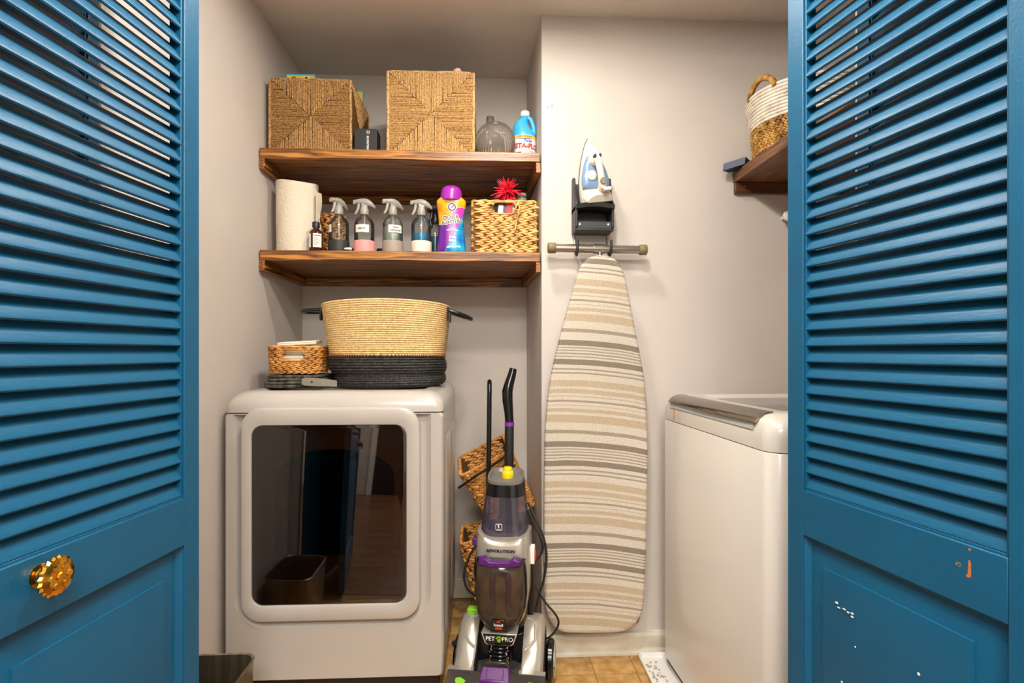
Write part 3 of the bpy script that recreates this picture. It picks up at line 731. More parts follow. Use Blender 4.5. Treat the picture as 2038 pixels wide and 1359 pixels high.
def on(zc, dx=0.0, rot=0.0, lift=0.0):
    cr, sr = math.cos(rot), math.sin(rot)
    def fn(px, py):
        X_, Y_ = px*cr-py*sr+dx, px*sr+py*cr
        w, d = osec(min(max(zc+Y_, 0), 0.213)); q = min(0.999, abs(X_)/(w/2))
        sn = (1-q**(2/0.75))**0.375
        return Vector((ox+X_, oy-d/2*sn-0.0012-lift, Z+zc+Y_))
    return fn
def disc(r, zc, dx, m, lift, name='print_spot'):
    f = on(zc, dx, 0, lift)
    return B().add([f(r*math.cos(2*PI*i/20), r*math.sin(2*PI*i/20)) for i in range(20)], [tuple(range(20))]).build(name, m, t, smooth=0)
disc(0.0165,0.167,0.004,mat('emblem_white', (244,240,232), 0.4),0.0003,'emblem'); disc(0.0150,0.167,0.004,mat('emblem_ring', (60,40,70), 0.4),0.0006,'emblem'); disc(0.0098,0.167,0.004,MATS['emblem_white'],0.0009,'emblem')
f = on(0.167,0.004,0,0.0016)
B().tube([f(-0.006,-0.005), f(-0.001,-0.002), f(0.004,0.004)], 0.0012, 5).build('emblem', MATS['emblem_ring'], t); B().box(ox+0.005,ox+0.012,fy(.17)-0.0008,fy(.17)-0.0004,Z+0.169,Z+0.173).build('emblem', MATS['emblem_ring'], t)
M_PWH = mat('print_white', (246,244,240), 0.4); M_PBK = mat('print_black', (20,14,24), 0.4)
text('lettering', 'ODOR', 0.0200, M_PWH, t, on(0.128,0.000,0.10,0.0008), 0.0022); text('lettering', 'BLASTERS', 0.0170, M_PWH, t, on(0.112,0.004,0.14,0.0008), 0.0020)
text('lettering', 'ODOR', 0.0200, M_PBK, t, on(0.128,0.000,0.10,0.0015), 0.0003); text('lettering', 'BLASTERS', 0.0170, M_PBK, t, on(0.112,0.004,0.14,0.0015), 0.0003)
text('lettering', 'fresh\nburst', 0.0115, M_PWH, t, on(0.050,0.006,-0.06,0.0008), 0.0006)
text('lettering', 'IN-WASH\nSCENT BOOSTER', 0.0058, M_PWH, t, on(0.084,0.006,-0.05,0.0008), 0.0001)
text('lettering', 'eliminates odors\nkeeps clothes fresh', 0.0060, M_PBK, t, on(0.188,0.000,-0.06,0.0008), 0.0001)
text('lettering', 'NET WT 24 OZ', 0.0075, M_PWH, t, on(0.020,0.010,0.06,0.0008), 0.0004)
# rectangular hyacinth basket with a handle hole
CEN = Vector((0.072,2.15,0)); hb = B()
HX0, HX1 = 0.034, 0.110
def hole(c): return c.y < 2.10 and HX0 < c.x < HX1 and Z+0.150 < c.z < Z+0.192
t = thing('hyacinth_basket', 'golden rectangular woven basket with a handle hole, the red flower sticking out', 'basket', (CEN.x,CEN.y,ZL))
braid(hb, rr(0.236,0.176,0.016,4,(CEN.x,CEN.y)), Z+0.002, 13, 0.0150, 0.036, 0.0075, hole=hole, tilt=0.15)
hb.build('braid', M_HY, t, smooth=60, kind='stuff')
ins = B()
o_ = rr(0.232,0.172,0.014,4,(CEN.x,CEN.y))
ins.box(CEN.x-0.114,CEN.x+0.114,2.15+0.080,2.15+0.084,Z+0.003,Z+0.190).box(CEN.x-0.116,CEN.x-0.112,2.066,2.234,Z+0.003,Z+0.190).box(CEN.x+0.112,CEN.x+0.116,2.066,2.234,Z+0.003,Z+0.190)
ins.box(CEN.x-0.114,HX0-0.006,2.066,2.070,Z+0.003,Z+0.190).box(HX1+0.006,CEN.x+0.114,2.066,2.070,Z+0.003,Z+0.190).box(HX0-0.006,HX1+0.006,2.066,2.070,Z+0.003,Z+0.148).box(CEN.x-0.112,CEN.x+0.112,2.07,2.23,Z+0.003,Z+0.008)
ins.build('lining', mat('hyacinth_dark', (120,84,44), 0.8), t)
rp = [(p.x,p.y,Z+0.196+0.002*math.sin(i*2.1)) for i, (p,_,_) in enumerate(resample(rr(0.240,0.180,0.016,4,(CEN.x,CEN.y)), 0.015))]
B().ring(rp, 0.0048, 6).build('rim', M_HY, t, smooth=60)
B().ring([(x_,2.058,z_) for x_, z_ in [((HX0+HX1)/2+p[0], Z+0.170+p[1]) for p in rr(0.084,0.044,0.012,3)]], 0.0034, 6).build('handle_hole_rim', M_HY, t, smooth=60)
rd = random.Random(8)
for k, pts in enumerate((((0.124,2.048,Z+0.196),(0.128,2.046,Z+0.165),(0.118,2.045,Z+0.120),(0.112,2.045,Z+0.085)),((0.126,2.047,Z+0.190),(0.112,2.044,Z+0.165),(0.100,2.044,Z+0.145)),((0.120,2.047,Z+0.19),(0.136,2.045,Z+0.160),(0.122,2.044,Z+0.135)))):
    B().tube(pts, 0.0028, 6).build('raffia_tie', M_HY, t, smooth=60)
# flower and pots inside
M_PETAL = mat('petal_red', (226,20,52), 0.35, var=(240,60,80), scale=60)
t = thing('artificial_flower', 'red spiky artificial flower standing in the rectangular basket', 'flower', (0.075,2.12,ZL+0.01))
rd = random.Random(4); pb_ = B(); c0 = Vector((0.086,2.100,Z+0.238))
for k in range(110):
    d = Vector((rd.gauss(-0.25,0.75), rd.gauss(-0.35,0.55), rd.gauss(0.35,0.7))).normalized(); L = rd.uniform(0.040,0.072)
    side = d.cross(Vector((0,0,1))).normalized()
    p1 = c0+d*L*0.5+Vector((0,0,0.002)); p2 = c0+d*L-Vector((0,0,L*0.12))
    pb_.tube([c0, p1, p2], [0.0030,0.0036,0.0006], 5)
pb_.build('petals', M_PETAL, t, smooth=60, kind='stuff')
pb2 = B()
for k in range(40):
    d = Vector((rd.gauss(0.5,0.4), rd.gauss(-0.5,0.4), rd.gauss(-0.8,0.3))).normalized(); L = rd.uniform(0.025,0.045)
    pb2.tube([c0+Vector((0.01,0,-0.01)), c0+d*L*0.6+Vector((0.01,0,-0.01)), c0+d*L+Vector((0.01,0,-0.016))], [0.002,0.003,0.0006], 5)
pb2.build('lower_petals', M_PETAL, t, smooth=60, kind='stuff')
M_STEM = mat('stem_green', (58,92,56), 0.5)
B().tube([c0, (0.078,2.115,Z+0.20), (0.072,2.13,Z+0.10), (0.072,2.135,Z+0.012)], 0.0035, 7).build('stem', M_STEM, t, smooth=60)
B().loft([[(0.070-0.007,2.108,Z+0.222),(0.070,2.104,Z+0.224),(0.070+0.007,2.108,Z+0.222)],[(0.064,2.110,Z+0.212),(0.072,2.105,Z+0.212),(0.081,2.110,Z+0.212)],[(0.070,2.113,Z+0.200),(0.073,2.110,Z+0.199),(0.076,2.113,Z+0.200)]], False, False, closed=False).build('leaf', M_STEM, t, smooth=180)
B().lathe([(0.026,0.0),(0.028,0.003),(0.024,0.06),(0.020,0.10),(0.024,0.115),(0.024,0.118)], (0.140,2.165,Z+0.009), 32).v
t2 = thing('frosted_bottle', 'frosted pale bottle standing in the rectangular basket behind the flower', 'bottle', (0.146,2.17,ZL+0.01))
B().lathe([(0.036,0.0),(0.038,0.004),(0.038,0.185),(0.034,0.200),(0.022,0.212),(0.018,0.22),(0.018,0.242),(0.016,0.247),(0,0.247)], (0.146,2.17,Z+0.009), 32).build('bottle_body', mat('frosted', (168,164,148), 0.3), t2, smooth=50)
B().lathe([(0.0195,0.228),(0.0195,0.236)], (0.146,2.17,Z+0.009), 24).build('neck_band', M_STEM, t2, smooth=50)
t3 = thing('striped_pouch', 'red, black and silver packet seen through the handle hole of the rectangular basket', 'packet', (0.07,2.095,ZL+0.01))
for k, (x0, x1, m_) in enumerate(((0.036,0.054,mat('packet_silver', (150,146,140), 0.25, 0.7)),(0.054,0.066,mat('packet_black', (20,26,26), 0.3)),(0.066,0.090,mat('packet_red', (200,16,30), 0.3)),(0.090,0.108,MATS['packet_silver']))):
    B().loft([[(x0,2.088+0.003*k,Z+0.010),(x1,2.088+0.003*k,Z+0.010),(x1,2.100,Z+0.010),(x0,2.100,Z+0.010)],[(x0+0.016,2.080,Z+0.19),(x1+0.016,2.080,Z+0.19),(x1+0.016,2.094,Z+0.19),(x0+0.016,2.094,Z+0.19)]]).build('packet_stripe', m_, t3, smooth=0)

# ------------------------------------------------------------------ dryer
M_APP = mat('appliance_white', (184,177,169), 0.28, coat=0.3)
M_APPD = mat('appliance_shadow_gap', (40,36,34), 0.6)
DX0, DX1, DY0, DY1 = -0.790, -0.128, 1.716, 2.40
dcx = (DX0+DX1)/2
t = thing('dryer', 'white front-loading clothes dryer with a dark glass door', 'dryer', (dcx,2.06,0))
W, D = DX1-DX0, DY1-DY0
def dl(ins, z, r=0.02): return [(dcx+p[0], (DY0+DY1)/2+p[1], z) for p in rr(W-2*ins, D-2*ins, r, 5)]
# cabinet: sides and back, open at the front where the panel sits
B().loft([XY([(DX0,DY0+0.03),(DX1,DY0+0.03),(DX1,DY1),(DX0,DY1)],0.10), XY([(DX0,DY0+0.03),(DX1,DY0+0.03),(DX1,DY1),(DX0,DY1)],0.918)]).build('cabinet', M_APP, t, bevel=0.004)
for y0, y1 in ((1.80,2.02),(2.06,2.30)):
    lo_ = rr(y1-y0, 0.66, 0.03, 4, ((y0+y1)/2, 0.50)); li = rr(y1-y0-0.03, 0.63, 0.02, 4, ((y0+y1)/2, 0.50))
    B().loft([[(DX1-0.001,p[0],p[1]) for p in lo_],[(DX1+0.006,p[0],p[1]) for p in li]]).build('side_emboss', M_APP, t, smooth=60)
B().box(DX0+0.02,DX1-0.02,DY0+0.05,DY1-0.02,0.028,0.10).build('toe_kick', M_APPD, t)
for fx in (DX0+0.06,DX1-0.06):
    for fy_ in (DY0+0.09,DY1-0.08): B().lathe([(0.02,0),(0.022,0.004),(0.018,0.012),(0.010,0.016),(0.010,0.03)], (fx,fy_,0), 16).build('foot', M_APPD, t)
# front panel with the trough round the door (round corners below, square above)
def fq_(x0, x1, z0, z1, r, y, n=8):
    pts = []
    for cx_, cz_, a0_, rr_ in ((x1-0.004,z1-0.004,0,0.004),(x0+0.004,z1-0.004,PI/2,0.004),(x0+r,z0+r,PI,r),(x1-r,z0+r,1.5*PI,r)):
        for i in range(n+1):
            a_ = a0_+PI/2*i/n; pts.append((cx_+rr_*math.cos(a_), y, cz_+rr_*math.sin(a_)))
    return pts
def fl_(x0, x1, z0, z1, r, y, n=8): return XZ(rr(x1-x0, z1-z0, r, n, ((x0+x1)/2, (z0+z1)/2)), y)
B().loft([fl_(DX0,DX1,0.100,0.918,0.014,DY0+0.031), fl_(DX0,DX1,0.100,0.918,0.014,DY0+0.008), fl_(DX0+0.006,DX1-0.006,0.106,0.914,0.014,DY0),
          fq_(-0.762,-0.166,0.262,0.9135,0.105,DY0), fq_(-0.750,-0.180,0.274,0.9125,0.094,DY0+0.014), fq_(-0.742,-0.190,0.284,0.912,0.085,DY0+0.018)]).build('front_panel', M_APP, t, smooth=40)
# top cover: soft crowned edge and shallow dish
tc_ = [(0.0,.920,.022),(0.0,.936,.024),(0.002,.948,.028),(0.008,.962,.036),(0.018,.973,.045),(0.034,.981,.055),(0.052,.984,.06),(0.066,.983,.06),(0.078,.977,.06)]
B().loft([dl(i_, z_, r_) for i_, z_, r_ in tc_]).build('top_cover', M_APP, t, smooth=60)
# back control console strip on the top (behind the basket)
# door
do = (-0.736,-0.199,0.287,0.935); dgl = (-0.704,-0.240,0.337,0.882)
def ins(q, d): return (q[0]+d, q[1]-d, q[2]+d, q[3]-d)
dd = B().loft([fl_(*do,0.062,DY0+0.016), fl_(*do,0.062,DY0-0.008), fl_(*ins(do,0.002),0.060,DY0-0.0125), fl_(*ins(do,0.006),0.057,DY0-0.0145),
               fl_(*ins(dgl,-0.005),0.040,DY0-0.0145), fl_(*ins(dgl,-0.001),0.036,DY0-0.0125), fl_(*dgl,0.035,DY0-0.008), fl_(*dgl,0.035,DY0+0.012)], True, False)
door_ = dd.build('door', M_APP, t, smooth=40)
M_DGL = clear('dryer_glass', (160,138,116), 0.02, (20,14,10), 0.03, 2.1)
B().loft([fl_(*ins(dgl,0.0008),0.034,DY0-0.0085), fl_(*ins(dgl,0.006),0.030,DY0-0.0095)], False, True).build('glass_pane', M_DGL, door_, smooth=40, label='dark tinted glass pane')
bq = ins(dgl,0.001)
B().loft([fl_(*bq,0.034,DY0-0.004), fl_(*ins(dgl,0.02),0.05,DY0+0.010), fl_(*ins(dgl,0.03),0.05,DY0+0.0125)], False, True).build('door_liner', mat('liner_brown', (152,124,96), 0.55, var=(134,108,82), scale=120), door_, smooth=40)
# darker inner bowl window, arched on top
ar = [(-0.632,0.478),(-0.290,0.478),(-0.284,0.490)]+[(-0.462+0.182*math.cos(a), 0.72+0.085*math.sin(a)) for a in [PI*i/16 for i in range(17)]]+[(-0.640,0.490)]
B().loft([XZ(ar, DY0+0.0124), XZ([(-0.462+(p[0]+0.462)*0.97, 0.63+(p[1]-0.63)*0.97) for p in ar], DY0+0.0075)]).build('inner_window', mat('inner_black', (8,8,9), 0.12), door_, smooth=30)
B().tube([(-0.64,DY0+0.006,0.452),(-0.46,DY0+0.004,0.446),(-0.30,DY0+0.006,0.452)], 0.004, 8).build('inner_ledge', MATS['liner_brown'], door_, smooth=60)

# ------------------------------------------------------------------ things on the dryer
DT = 0.9775
# folded cloth under the small basket
M_CAMO = mat('patterned_cloth', (92,88,74), 0.9, var=(30,30,28), scale=48, detail=2, bump=0.3, bscale=150)
t = thing('folded_cloth', 'folded dark patterned cloth lying on the dryer under the small woven basket', 'cloth', (-0.64,1.98,DT))
rd = random.Random(3)
for k in range(4):
    z0 = DT+0.0075+k*0.0105; loops = []
    w_, d_ = 0.196-0.005*k, 0.24-0.008*k
    for zz, sc_ in ((0,0.97),(0.0035,1.0),(0.0072,1.0),(0.0102,0.965)):
        loops.append([(-0.642+p[0]*sc_+0.004*math.sin(k*2+p[1]*30), 1.985+p[1]*sc_, z0+zz+0.0012*math.sin(p[0]*40+k)) for p in [(q.x,q.y) for q,_,_ in resample(rr(w_,d_,0.03,5), 0.016)]])
    B().loft(loops).build('fold', M_CAMO, t, smooth=60)
# grey strap with snap, hanging over the front of the cloth
sb = thing('fabric_strap', 'grey fabric strap with a snap button resting on the folded cloth', 'strap', (-0.57,1.855,DT))
B().loft([[(x_,y_,z_),(x_,y_+0.004,z_+0.0002),(x_,y_+0.004,z_+h_),(x_,y_,z_+h_)] for x_, y_, z_, h_ in ((-0.604,1.8545,DT+0.020,0.018),(-0.595,1.853,DT+0.016,0.026),(-0.56,1.852,DT+0.014,0.027),(-0.52,1.853,DT+0.013,0.024),(-0.49,1.858,DT+0.012,0.020))]).build('strap_band', mat('strap_grey', (128,122,106), 0.8), sb, bevel=0.001)
B().lathe([(0.0035,0),(0.0035,0.001),(0.0015,0.0016)], n=14).xf(Matrix.Translation((-0.570,1.8523,DT+0.028)) @ Matrix.Rotation(PI/2,4,'X')).build('snap', mat('dark_metal', (50,48,44), 0.4, 0.6), sb)
# small woven basket
BZ = DT+0.0510
CEN = Vector((-0.653,1.985,0)); wb_ = B()
def hole2(c): return c.y < 1.94 and -0.680 < c.x < -0.610 and BZ+0.046 < c.z < BZ+0.082
t = thing('woven_basket', 'small brown woven basket with a handle slot, holding dryer sheets on the dryer', 'basket', (CEN.x,CEN.y,BZ))
braid(wb_, rr(0.164,0.150,0.035,5,(CEN.x,CEN.y)), BZ+0.002, 8, 0.0112, 0.024, 0.0058, flare=0.06, hole=hole2, tilt=0.2)
wb_.build('braid', M_HYB, t, smooth=60, kind='stuff')
def bl(z, f=1.0): return [(CEN.x+p[0]*f, CEN.y+p[1]*f, BZ+z) for p in rr(0.162,0.148,0.034,5)]
inn = B(); n_ = len(bl(0)); q0, q1 = bl(0.003), bl(0.088,1.05)
fs_ = []
for j in range(n_):
    a_, b_ = q0[j], q0[(j+1) % n_]
    if a_[1] < 1.93 and -0.692 < (a_[0]+b_[0])/2 < -0.600: continue
    inn.add([a_, b_, q1[(j+1) % n_], q1[j]], [(0,1,2,3)])
inn.add(q0, [tuple(range(n_))])
inn.build('lining', mat('lining_brown', (110,72,34), 0.8), t)
B().ring([(p.x,p.y,BZ+0.093+0.0012*math.sin(i*1.7)) for i,(p,_,_) in enumerate(resample(rr(0.176,0.162,0.040,5,(CEN.x,CEN.y)), 0.012))], 0.0055, 6).build('rim', M_HYB, t, smooth=60)
B().ring([(CEN.x+p[0], 1.9035+0.001, BZ+0.064+p[1]) for p in rr(0.082,0.036,0.010,3)], 0.0034, 6).build('handle_slot_rim', M_HYB, t, smooth=60)
rd = random.Random(9)
for k, wd in enumerate(('lowest folded cream dryer sheet in the small woven basket', 'folded cream dryer sheet seen through the handle slot of the small basket', 'folded cream dryer sheet just under the topmost one in the small basket', 'topmost cream dryer sheet, lying askew on the small basket')):
    z0 = BZ+(0.006,0.036,0.066,0.099)[k]; h_ = (0.028,0.028,0.030,0.012)[k]
    w_, d_ = 0.130, 0.112; ang = (0,0.02,-0.04,0.10)[k]
    def sp_(x_, y_, dz): return (CEN.x+0.004+x_*math.cos(ang)-y_*math.sin(ang), CEN.y+x_*math.sin(ang)+y_*math.cos(ang)-0.004, z0+dz+x_*0.06*(k == 3)+y_*0.05*(k > 1)+0.003*(k > 1))
    B().loft([[sp_(x_*f_, y_*f_, dz) for x_, y_ in ((-w_/2,-d_/2),(0,-d_/2-0.002),(w_/2,-d_/2+0.006),(w_/2,d_/2),(-w_/2,d_/2))] for dz, f_ in ((0,0.97),(h_*0.3,1.0),(h_*0.5,0.96),(h_*0.7,1.0),(h_,0.96))]).solo('dryer_sheet', mat('sheet_cream', (226,214,192), 0.85), wd, 'dryer sheet', (CEN.x,CEN.y,z0), smooth=0, bevel=0.001, group='dryer sheets in the small basket')
# two-tone laundry basket, black part slumped
M_NAT = straw('coil_natural', (234,206,152), (224,190,132), (202,162,106), scale=130, rough=0.7)
M_BLK = straw('coil_black', (66,64,60), (44,42,40), (22,21,20), scale=120, rough=0.6)
t = thing('laundry_basket', 'large two-tone laundry basket, straw above and black below, on the dryer', 'basket', (-0.352,2.02,DT))
lcx, lcy = -0.352, 2.03
def coil(z, w, d, dx, zf, r, parts):
    pts = []
    for i in range(56):
        a = 2*PI*i/56; ca, sa = math.cos(a), math.sin(a)
        ex = math.copysign(abs(ca)**0.72, ca); ey = math.copysign(abs(sa)**0.72, sa)
        pts.append((lcx+dx+w/2*ex, lcy+d/2*ey, z+zf(ca, sa)))
    return pts
nat, blk = B(), B()
rope = 0.0040
N1 = 26
for k in range(N1):
    f = k/(N1-1); z = 1.094+f*0.178
    nat.ring(coil(z, 0.402+0.046*f, 0.300+0.03*f, 0.004*(1-f), lambda c_, s_: 0.010*(-s_)*f*0.9-0.012*c_*0*f-0.008*abs(c_)*f, rope, None), rope, 6)
nat.build('straw_wall', M_NAT, t, smooth=180, label='natural straw coil wall')
prof = []
zb = [(1.090,.400,.300,0),(1.081,.404,.304,0),(1.072,.408,.308,.001),(1.063,.410,.310,.002),(1.054,.410,.310,.003),(1.045,.405,.306,.005),(1.037,.394,.298,.008),(1.030,.380,.288,.011),
      (1.024,.376,.286,.012),(1.017,.384,.292,.012),(1.010,.386,.294,.012),(1.003,.386,.294,.012),(.996,.382,.290,.012),(.992,.372,.282,.012),(.989,.356,.270,.012)]
for i_, (z, w_, d_, dx_) in enumerate(zb):
    sag = max(0.0, (1.05-z))/0.07
    blk.ring(coil(z, w_, d_, dx_, lambda c_, s_: 0.006*c_*sag*0.5+ (0.004*s_*sag), 0, None), 0.0050, 6)
blk.build('black_wall', M_BLK, t, smooth=180, label='black coil lower wall')
# lining
lnl = []
for z, w_, d_, dx_ in [(1.262,.436,.316,0),(1.18,.420,.306,0),(1.09,.394,.294,0),(1.045,.396,.298,.004),(1.03,.370,.280,.011),(1.0,.376,.284,.012),(.987,.35,.26,.012)]:
    lnl.append(coil(z, w_, d_, dx_, lambda c_, s_: 0, 0, None))
B().loft(lnl, False, True).build('lining', mat('basket_lining', (150,118,74), 0.9), t, smooth=60)
st = B()
for i in range(70):
    a = PI+PI*i/70; b2 = PI+PI*(i+0.5)/70
    def pp(a, z): 
        ca, sa = math.cos(a), math.sin(a); return (lcx+0.003+0.2055*math.copysign(abs(ca)**0.72, ca), lcy+0.1555*math.copysign(abs(sa)**0.72, sa), z)
    st.tube([pp(a,1.0965), pp(b2,1.0875), pp(PI+PI*(i+1)/70,1.0965)], 0.0009, 4)
st.build('stitching', mat('stitch_brown', (130,70,44), 0.7), t, kind='stuff')
M_HAN = mat('black_leather', (20,20,20), 0.35)
for s_, zt in ((-1,0.004),(1,-0.014)):
    hx = lcx+s_*0.222
    pts = [(hx, lcy-0.060, 1.252), (hx+s_*0.030, lcy-0.066, 1.250+zt*0.5), (hx+s_*0.062, lcy-0.050, 1.246+zt), (hx+s_*0.078, lcy-0.015, 1.244+zt*1.3), (hx+s_*0.078, lcy+0.020, 1.244+zt*1.3), (hx+s_*0.062, lcy+0.052, 1.247+zt), (hx+s_*0.030, lcy+0.066, 1.251+zt*.5), (hx, lcy+0.060, 1.254)]
    hnd = B().tube(pts, 0.0085, 10, flat=0.8).build('handle', M_HAN, t, smooth=60, label='black loop handle')
    for yy in (-0.06,0.06): B().box(hx-0.003,hx+0.003,lcy+yy-0.012,lcy+yy+0.012,1.215,1.262).build('handle_tab', M_HAN, hnd, bevel=0.002)

# ------------------------------------------------------------------ washer
t = thing('washer', 'white top-loading washing machine with a chrome lid handle', 'washer', (0.98,1.585,0))
WL, WDp = 0.71, 0.70
ca_, sa_ = math.cos(math.radians(2.3)), math.sin(math.radians(2.3))
def WT(u, v, z):   # u along the front face from the far end towards the hall, v back from the front
    return Vector((0.627+u*sa_*1.0+v*ca_, 1.94-u*ca_+v*sa_, z))
def wr(ins_, z, r): return [WT(p[0], p[1], z) for p in rr(WL-2*ins_, WDp-2*ins_, r, 7, (WL/2, WDp/2))]
M_WSH = mat('washer_white', (212,206,197), 0.25, coat=0.4)
B().loft([wr(0.0,0.045,0.045), wr(0.0,0.868,0.045), wr(0.0015,0.870,0.045)]).build('cabinet', M_WSH, t, smooth=50)
B().loft([wr(0.006,0.027,0.04), wr(0.006,0.05,0.04)]).build('base_gap', M_APPD, t, smooth=50)
for u_ in (0.07,WL-0.07):
    for v_ in (0.07,WDp-0.07):
        c_ = WT(u_,v_,0); B().lathe([(0.02,0),(0.022,0.004),(0.014,0.012),(0.012,0.03)], c_, 14).build('foot', M_APPD, t)
B().loft([wr(0.003,0.868,0.045), wr(0.003,0.873,0.045)], False, False).build('seam', M_APPD, t, smooth=50)
def wtop(i1, z): return wr(i1, z, 0.06)
# top collar: front carries a hollow under the handle
cl = []
for i_, z_ in ((0.0,0.872),(0.0,0.905),(0.004,0.925),(0.012,0.942),(0.026,0.953),(0.045,0.958),(0.092,0.957),(0.098,0.952),(0.104,0.938)):
    l = wr(i_, z_, 0.05)
    cl.append(l)
B().loft(cl).build('top_collar', M_WSH, t, smooth=60)
M_LID = mat('lid_grey', (118,114,108), 0.12, var=(108,104,98), scale=4)
B().loft([[WT(p[0],p[1],z_) for p in rr(WL-0.20-2*i_, WDp-0.24-2*i_, 0.05, 6, (WL/2, 0.11+(WDp-0.24)/2))] for i_, z_ in ((0,0.935),(0.001,0.944),(0.006,0.947))]).build('lid', M_LID, t, smooth=40, label='grey glass lid')
# raised rear console far from the hall view, along the right wall
B().loft([[WT(p[0],p[1],z_) for p in rr(WL-0.04-2*i_, 0.12-2*i_, 0.03, 4, (WL/2, WDp-0.07))] for i_, z_ in ((0,0.95),(0,1.04),(0.008,1.055),(0.02,1.06))]).build('console', M_WSH, t, smooth=50)
M_CHR = mat('chrome', (138,130,116), 0.09, 1.0)
hl = []
for u_ in [0.075+ (WL-0.15)*i/24 for i in range(25)]:
    bow = -0.004*math.sin(PI*(u_-0.075)/(WL-0.15))
    hl.append([WT(u_, v_+bow, z_) for v_, z_ in ((0.046,0.9600),(0.030,0.9585),(0.014,0.9530),(0.003,0.944),(-0.003,0.935),(0.001,0.932),(0.010,0.940),(0.026,0.950),(0.046,0.954))])
B().loft(hl).build('lid_handle', M_CHR, t, smooth=40, label='chrome lid handle')
hr = []
for u_ in [0.085+(WL-0.17)*i/16 for i in range(17)]:
    k_ = math.sin(PI*(u_-0.085)/(WL-0.17))**0.4
    hr.append([WT(u_, -0.0008, 0.916), WT(u_, 0.0005, 0.922+0.004*k_), WT(u_, 0.004, 0.940)])
B().loft(hr, False, False, closed=False).build('handle_hollow', mat('hollow_grey', (176,178,178), 0.35), t, smooth=60)
rs = B().tube([WT(0.12,-0.0018,0.935), WT(0.125,-0.0016,0.905), WT(0.122,-0.0016,0.878)], 0.0012, 5).build('rust_streak', mat('rust', (190,120,40), 0.8), t)
# white tray with lint beside the washer
t = thing('drip_tray', 'shallow white plastic tray with lint on the floor in front of the washer', 'tray', (0.6,1.8,0))
def tl(ins_, z): return [(0.600+p[0], 1.71+p[1], z) for p in rr(0.104-2*ins_, 0.52-2*ins_, 0.012, 3)]
B().loft([tl(0.004,0.001), tl(0.0,0.020), tl(0.003,0.022), tl(0.006,0.020), tl(0.010,0.006)]).build('tray_body', MATS['white_plastic'], t, smooth=40)
rd = random.Random(1); lint = B()
for k in range(60):
    c_ = Vector((0.585+rd.uniform(-0.022,0.022), 1.83+rd.uniform(-0.10,0.10), 0.0075+rd.uniform(0,0.003))); lint.grain(c_, Vector((rd.uniform(-1,1), rd.uniform(-1,1), 0.1)).normalized(), Vector((0,0,1)), Vector((0,1,0)), rd.uniform(.003,.009), .002, .003)
lint.build('lint', mat('lint_grey', (176,162,140), 0.95), t, kind='stuff')

# ------------------------------------------------------------------ ironing board
t = thing('ironing_board', 'striped ironing board hanging upright on the wall by its foot bar', 'ironing board', (0.385,1.95,0.10))
BYf = 1.918
ol = [(1.444, 0.392, 0.426), (1.435, 0.363, 0.452), (1.421, 0.347, 0.468), (1.404, 0.335, 0.479), (1.377, 0.324, 0.49), (1.351, 0.316, 0.497), (1.28, 0.296, 0.511), (1.193, 0.271, 0.527), (1.105, 0.249, 0.545), (1.017, 0.229, 0.561), (0.93, 0.217, 0.568), (0.842, 0.21, 0.572), (0.755, 0.208, 0.574), (0.58, 0.206, 0.572), (0.405, 0.206, 0.568), (0.265, 0.206, 0.563), (0.212, 0.21, 0.559), (0.177, 0.219, 0.55), (0.15, 0.233, 0.534), (0.132, 0.252, 0.515), (0.121, 0.279, 0.49), (0.117, 0.307, 0.463)]     # height, left and right edge of the board
lft = [(l_, z_) for z_, l_, r_ in ol]; rgt = [(r_, z_) for z_, l_, r_ in ol]
out = lft+list(reversed(rgt)); bcx = 0.385; bcz = 0.80
def sc2(f, dz): return [(bcx+(p[0]-bcx)*f, bcz+(p[1]-bcz)*(1-(1-f)*0.35)) for p in out]
# striped cotton cover
mm, nt, pb = _new('striped_cotton'); pb.inputs['Roughness'].default_value = 0.9; pb.inputs['Specular IOR Level'].default_value = 0.2
tc = nt.nodes.new('ShaderNodeTexCoord'); sp = nt.nodes.new('ShaderNodeSeparateXYZ'); nt.links.new(tc.outputs['Object'], sp.inputs[0])
x, z = sp.outputs[0], sp.outputs[2]
wn = nt.nodes.new('ShaderNodeTexNoise'); wn.inputs['Scale'].default_value = 5; nt.links.new(tc.outputs['Object'], wn.inputs['Vector'])
sv = mth('ADD', mth('ADD', z, mth('MULTIPLY', x, 0.085)), mth('MULTIPLY', mth('SUBTRACT', wn.outputs[0], 0.5), 0.010))
# arch: stripes sag a little at the sides
sv = mth('ADD', sv, mth('MULTIPLY', mth('MULTIPLY', x, x), 0.35))
PER = 0.354; Z0 = 1.105+(700-679)/1100*1.95-0.10     # a dark band starts here (object height)
ph = mth('FRACT', mth('ADD', mth('DIVIDE', mth('SUBTRACT', Z0, sv), PER), 10.0))
rp_ = nt.nodes.new('ShaderNodeValToRGB'); rp_.color_ramp.interpolation = 'CONSTANT'
CW, CD, CM, CT = (214,205,190), (142,131,116), (166,153,136), (196,178,152)
bands = [(0,32,CD),(42,50,CM),(60,68,CM),(78,86,CM),(96,104,CM),(116,150,CD),(172,182,CM),(196,206,CM),(245,285,CT),(302,328,CT),(342,350,CT),(370,382,CM),(398,405,CT),(420,442,CT),(460,507,CT),(552,576,CM)]
e = rp_.color_ramp.elements
e[0].position = 0; e[0].color = lin(CD); e[1].position = 32/625; e[1].color = lin(CW)
for a_, b_, c_ in bands[1:]:
    k1 = e.new(a_/625); k1.color = lin(c_); k2 = e.new(b_/625); k2.color = lin(CW)
nt.links.new(ph, rp_.inputs[0])
fz = nt.nodes.new('ShaderNodeTexNoise'); fz.inputs['Scale'].default_value = 420; nt.links.new(tc.outputs['Object'], fz.inputs['Vector'])
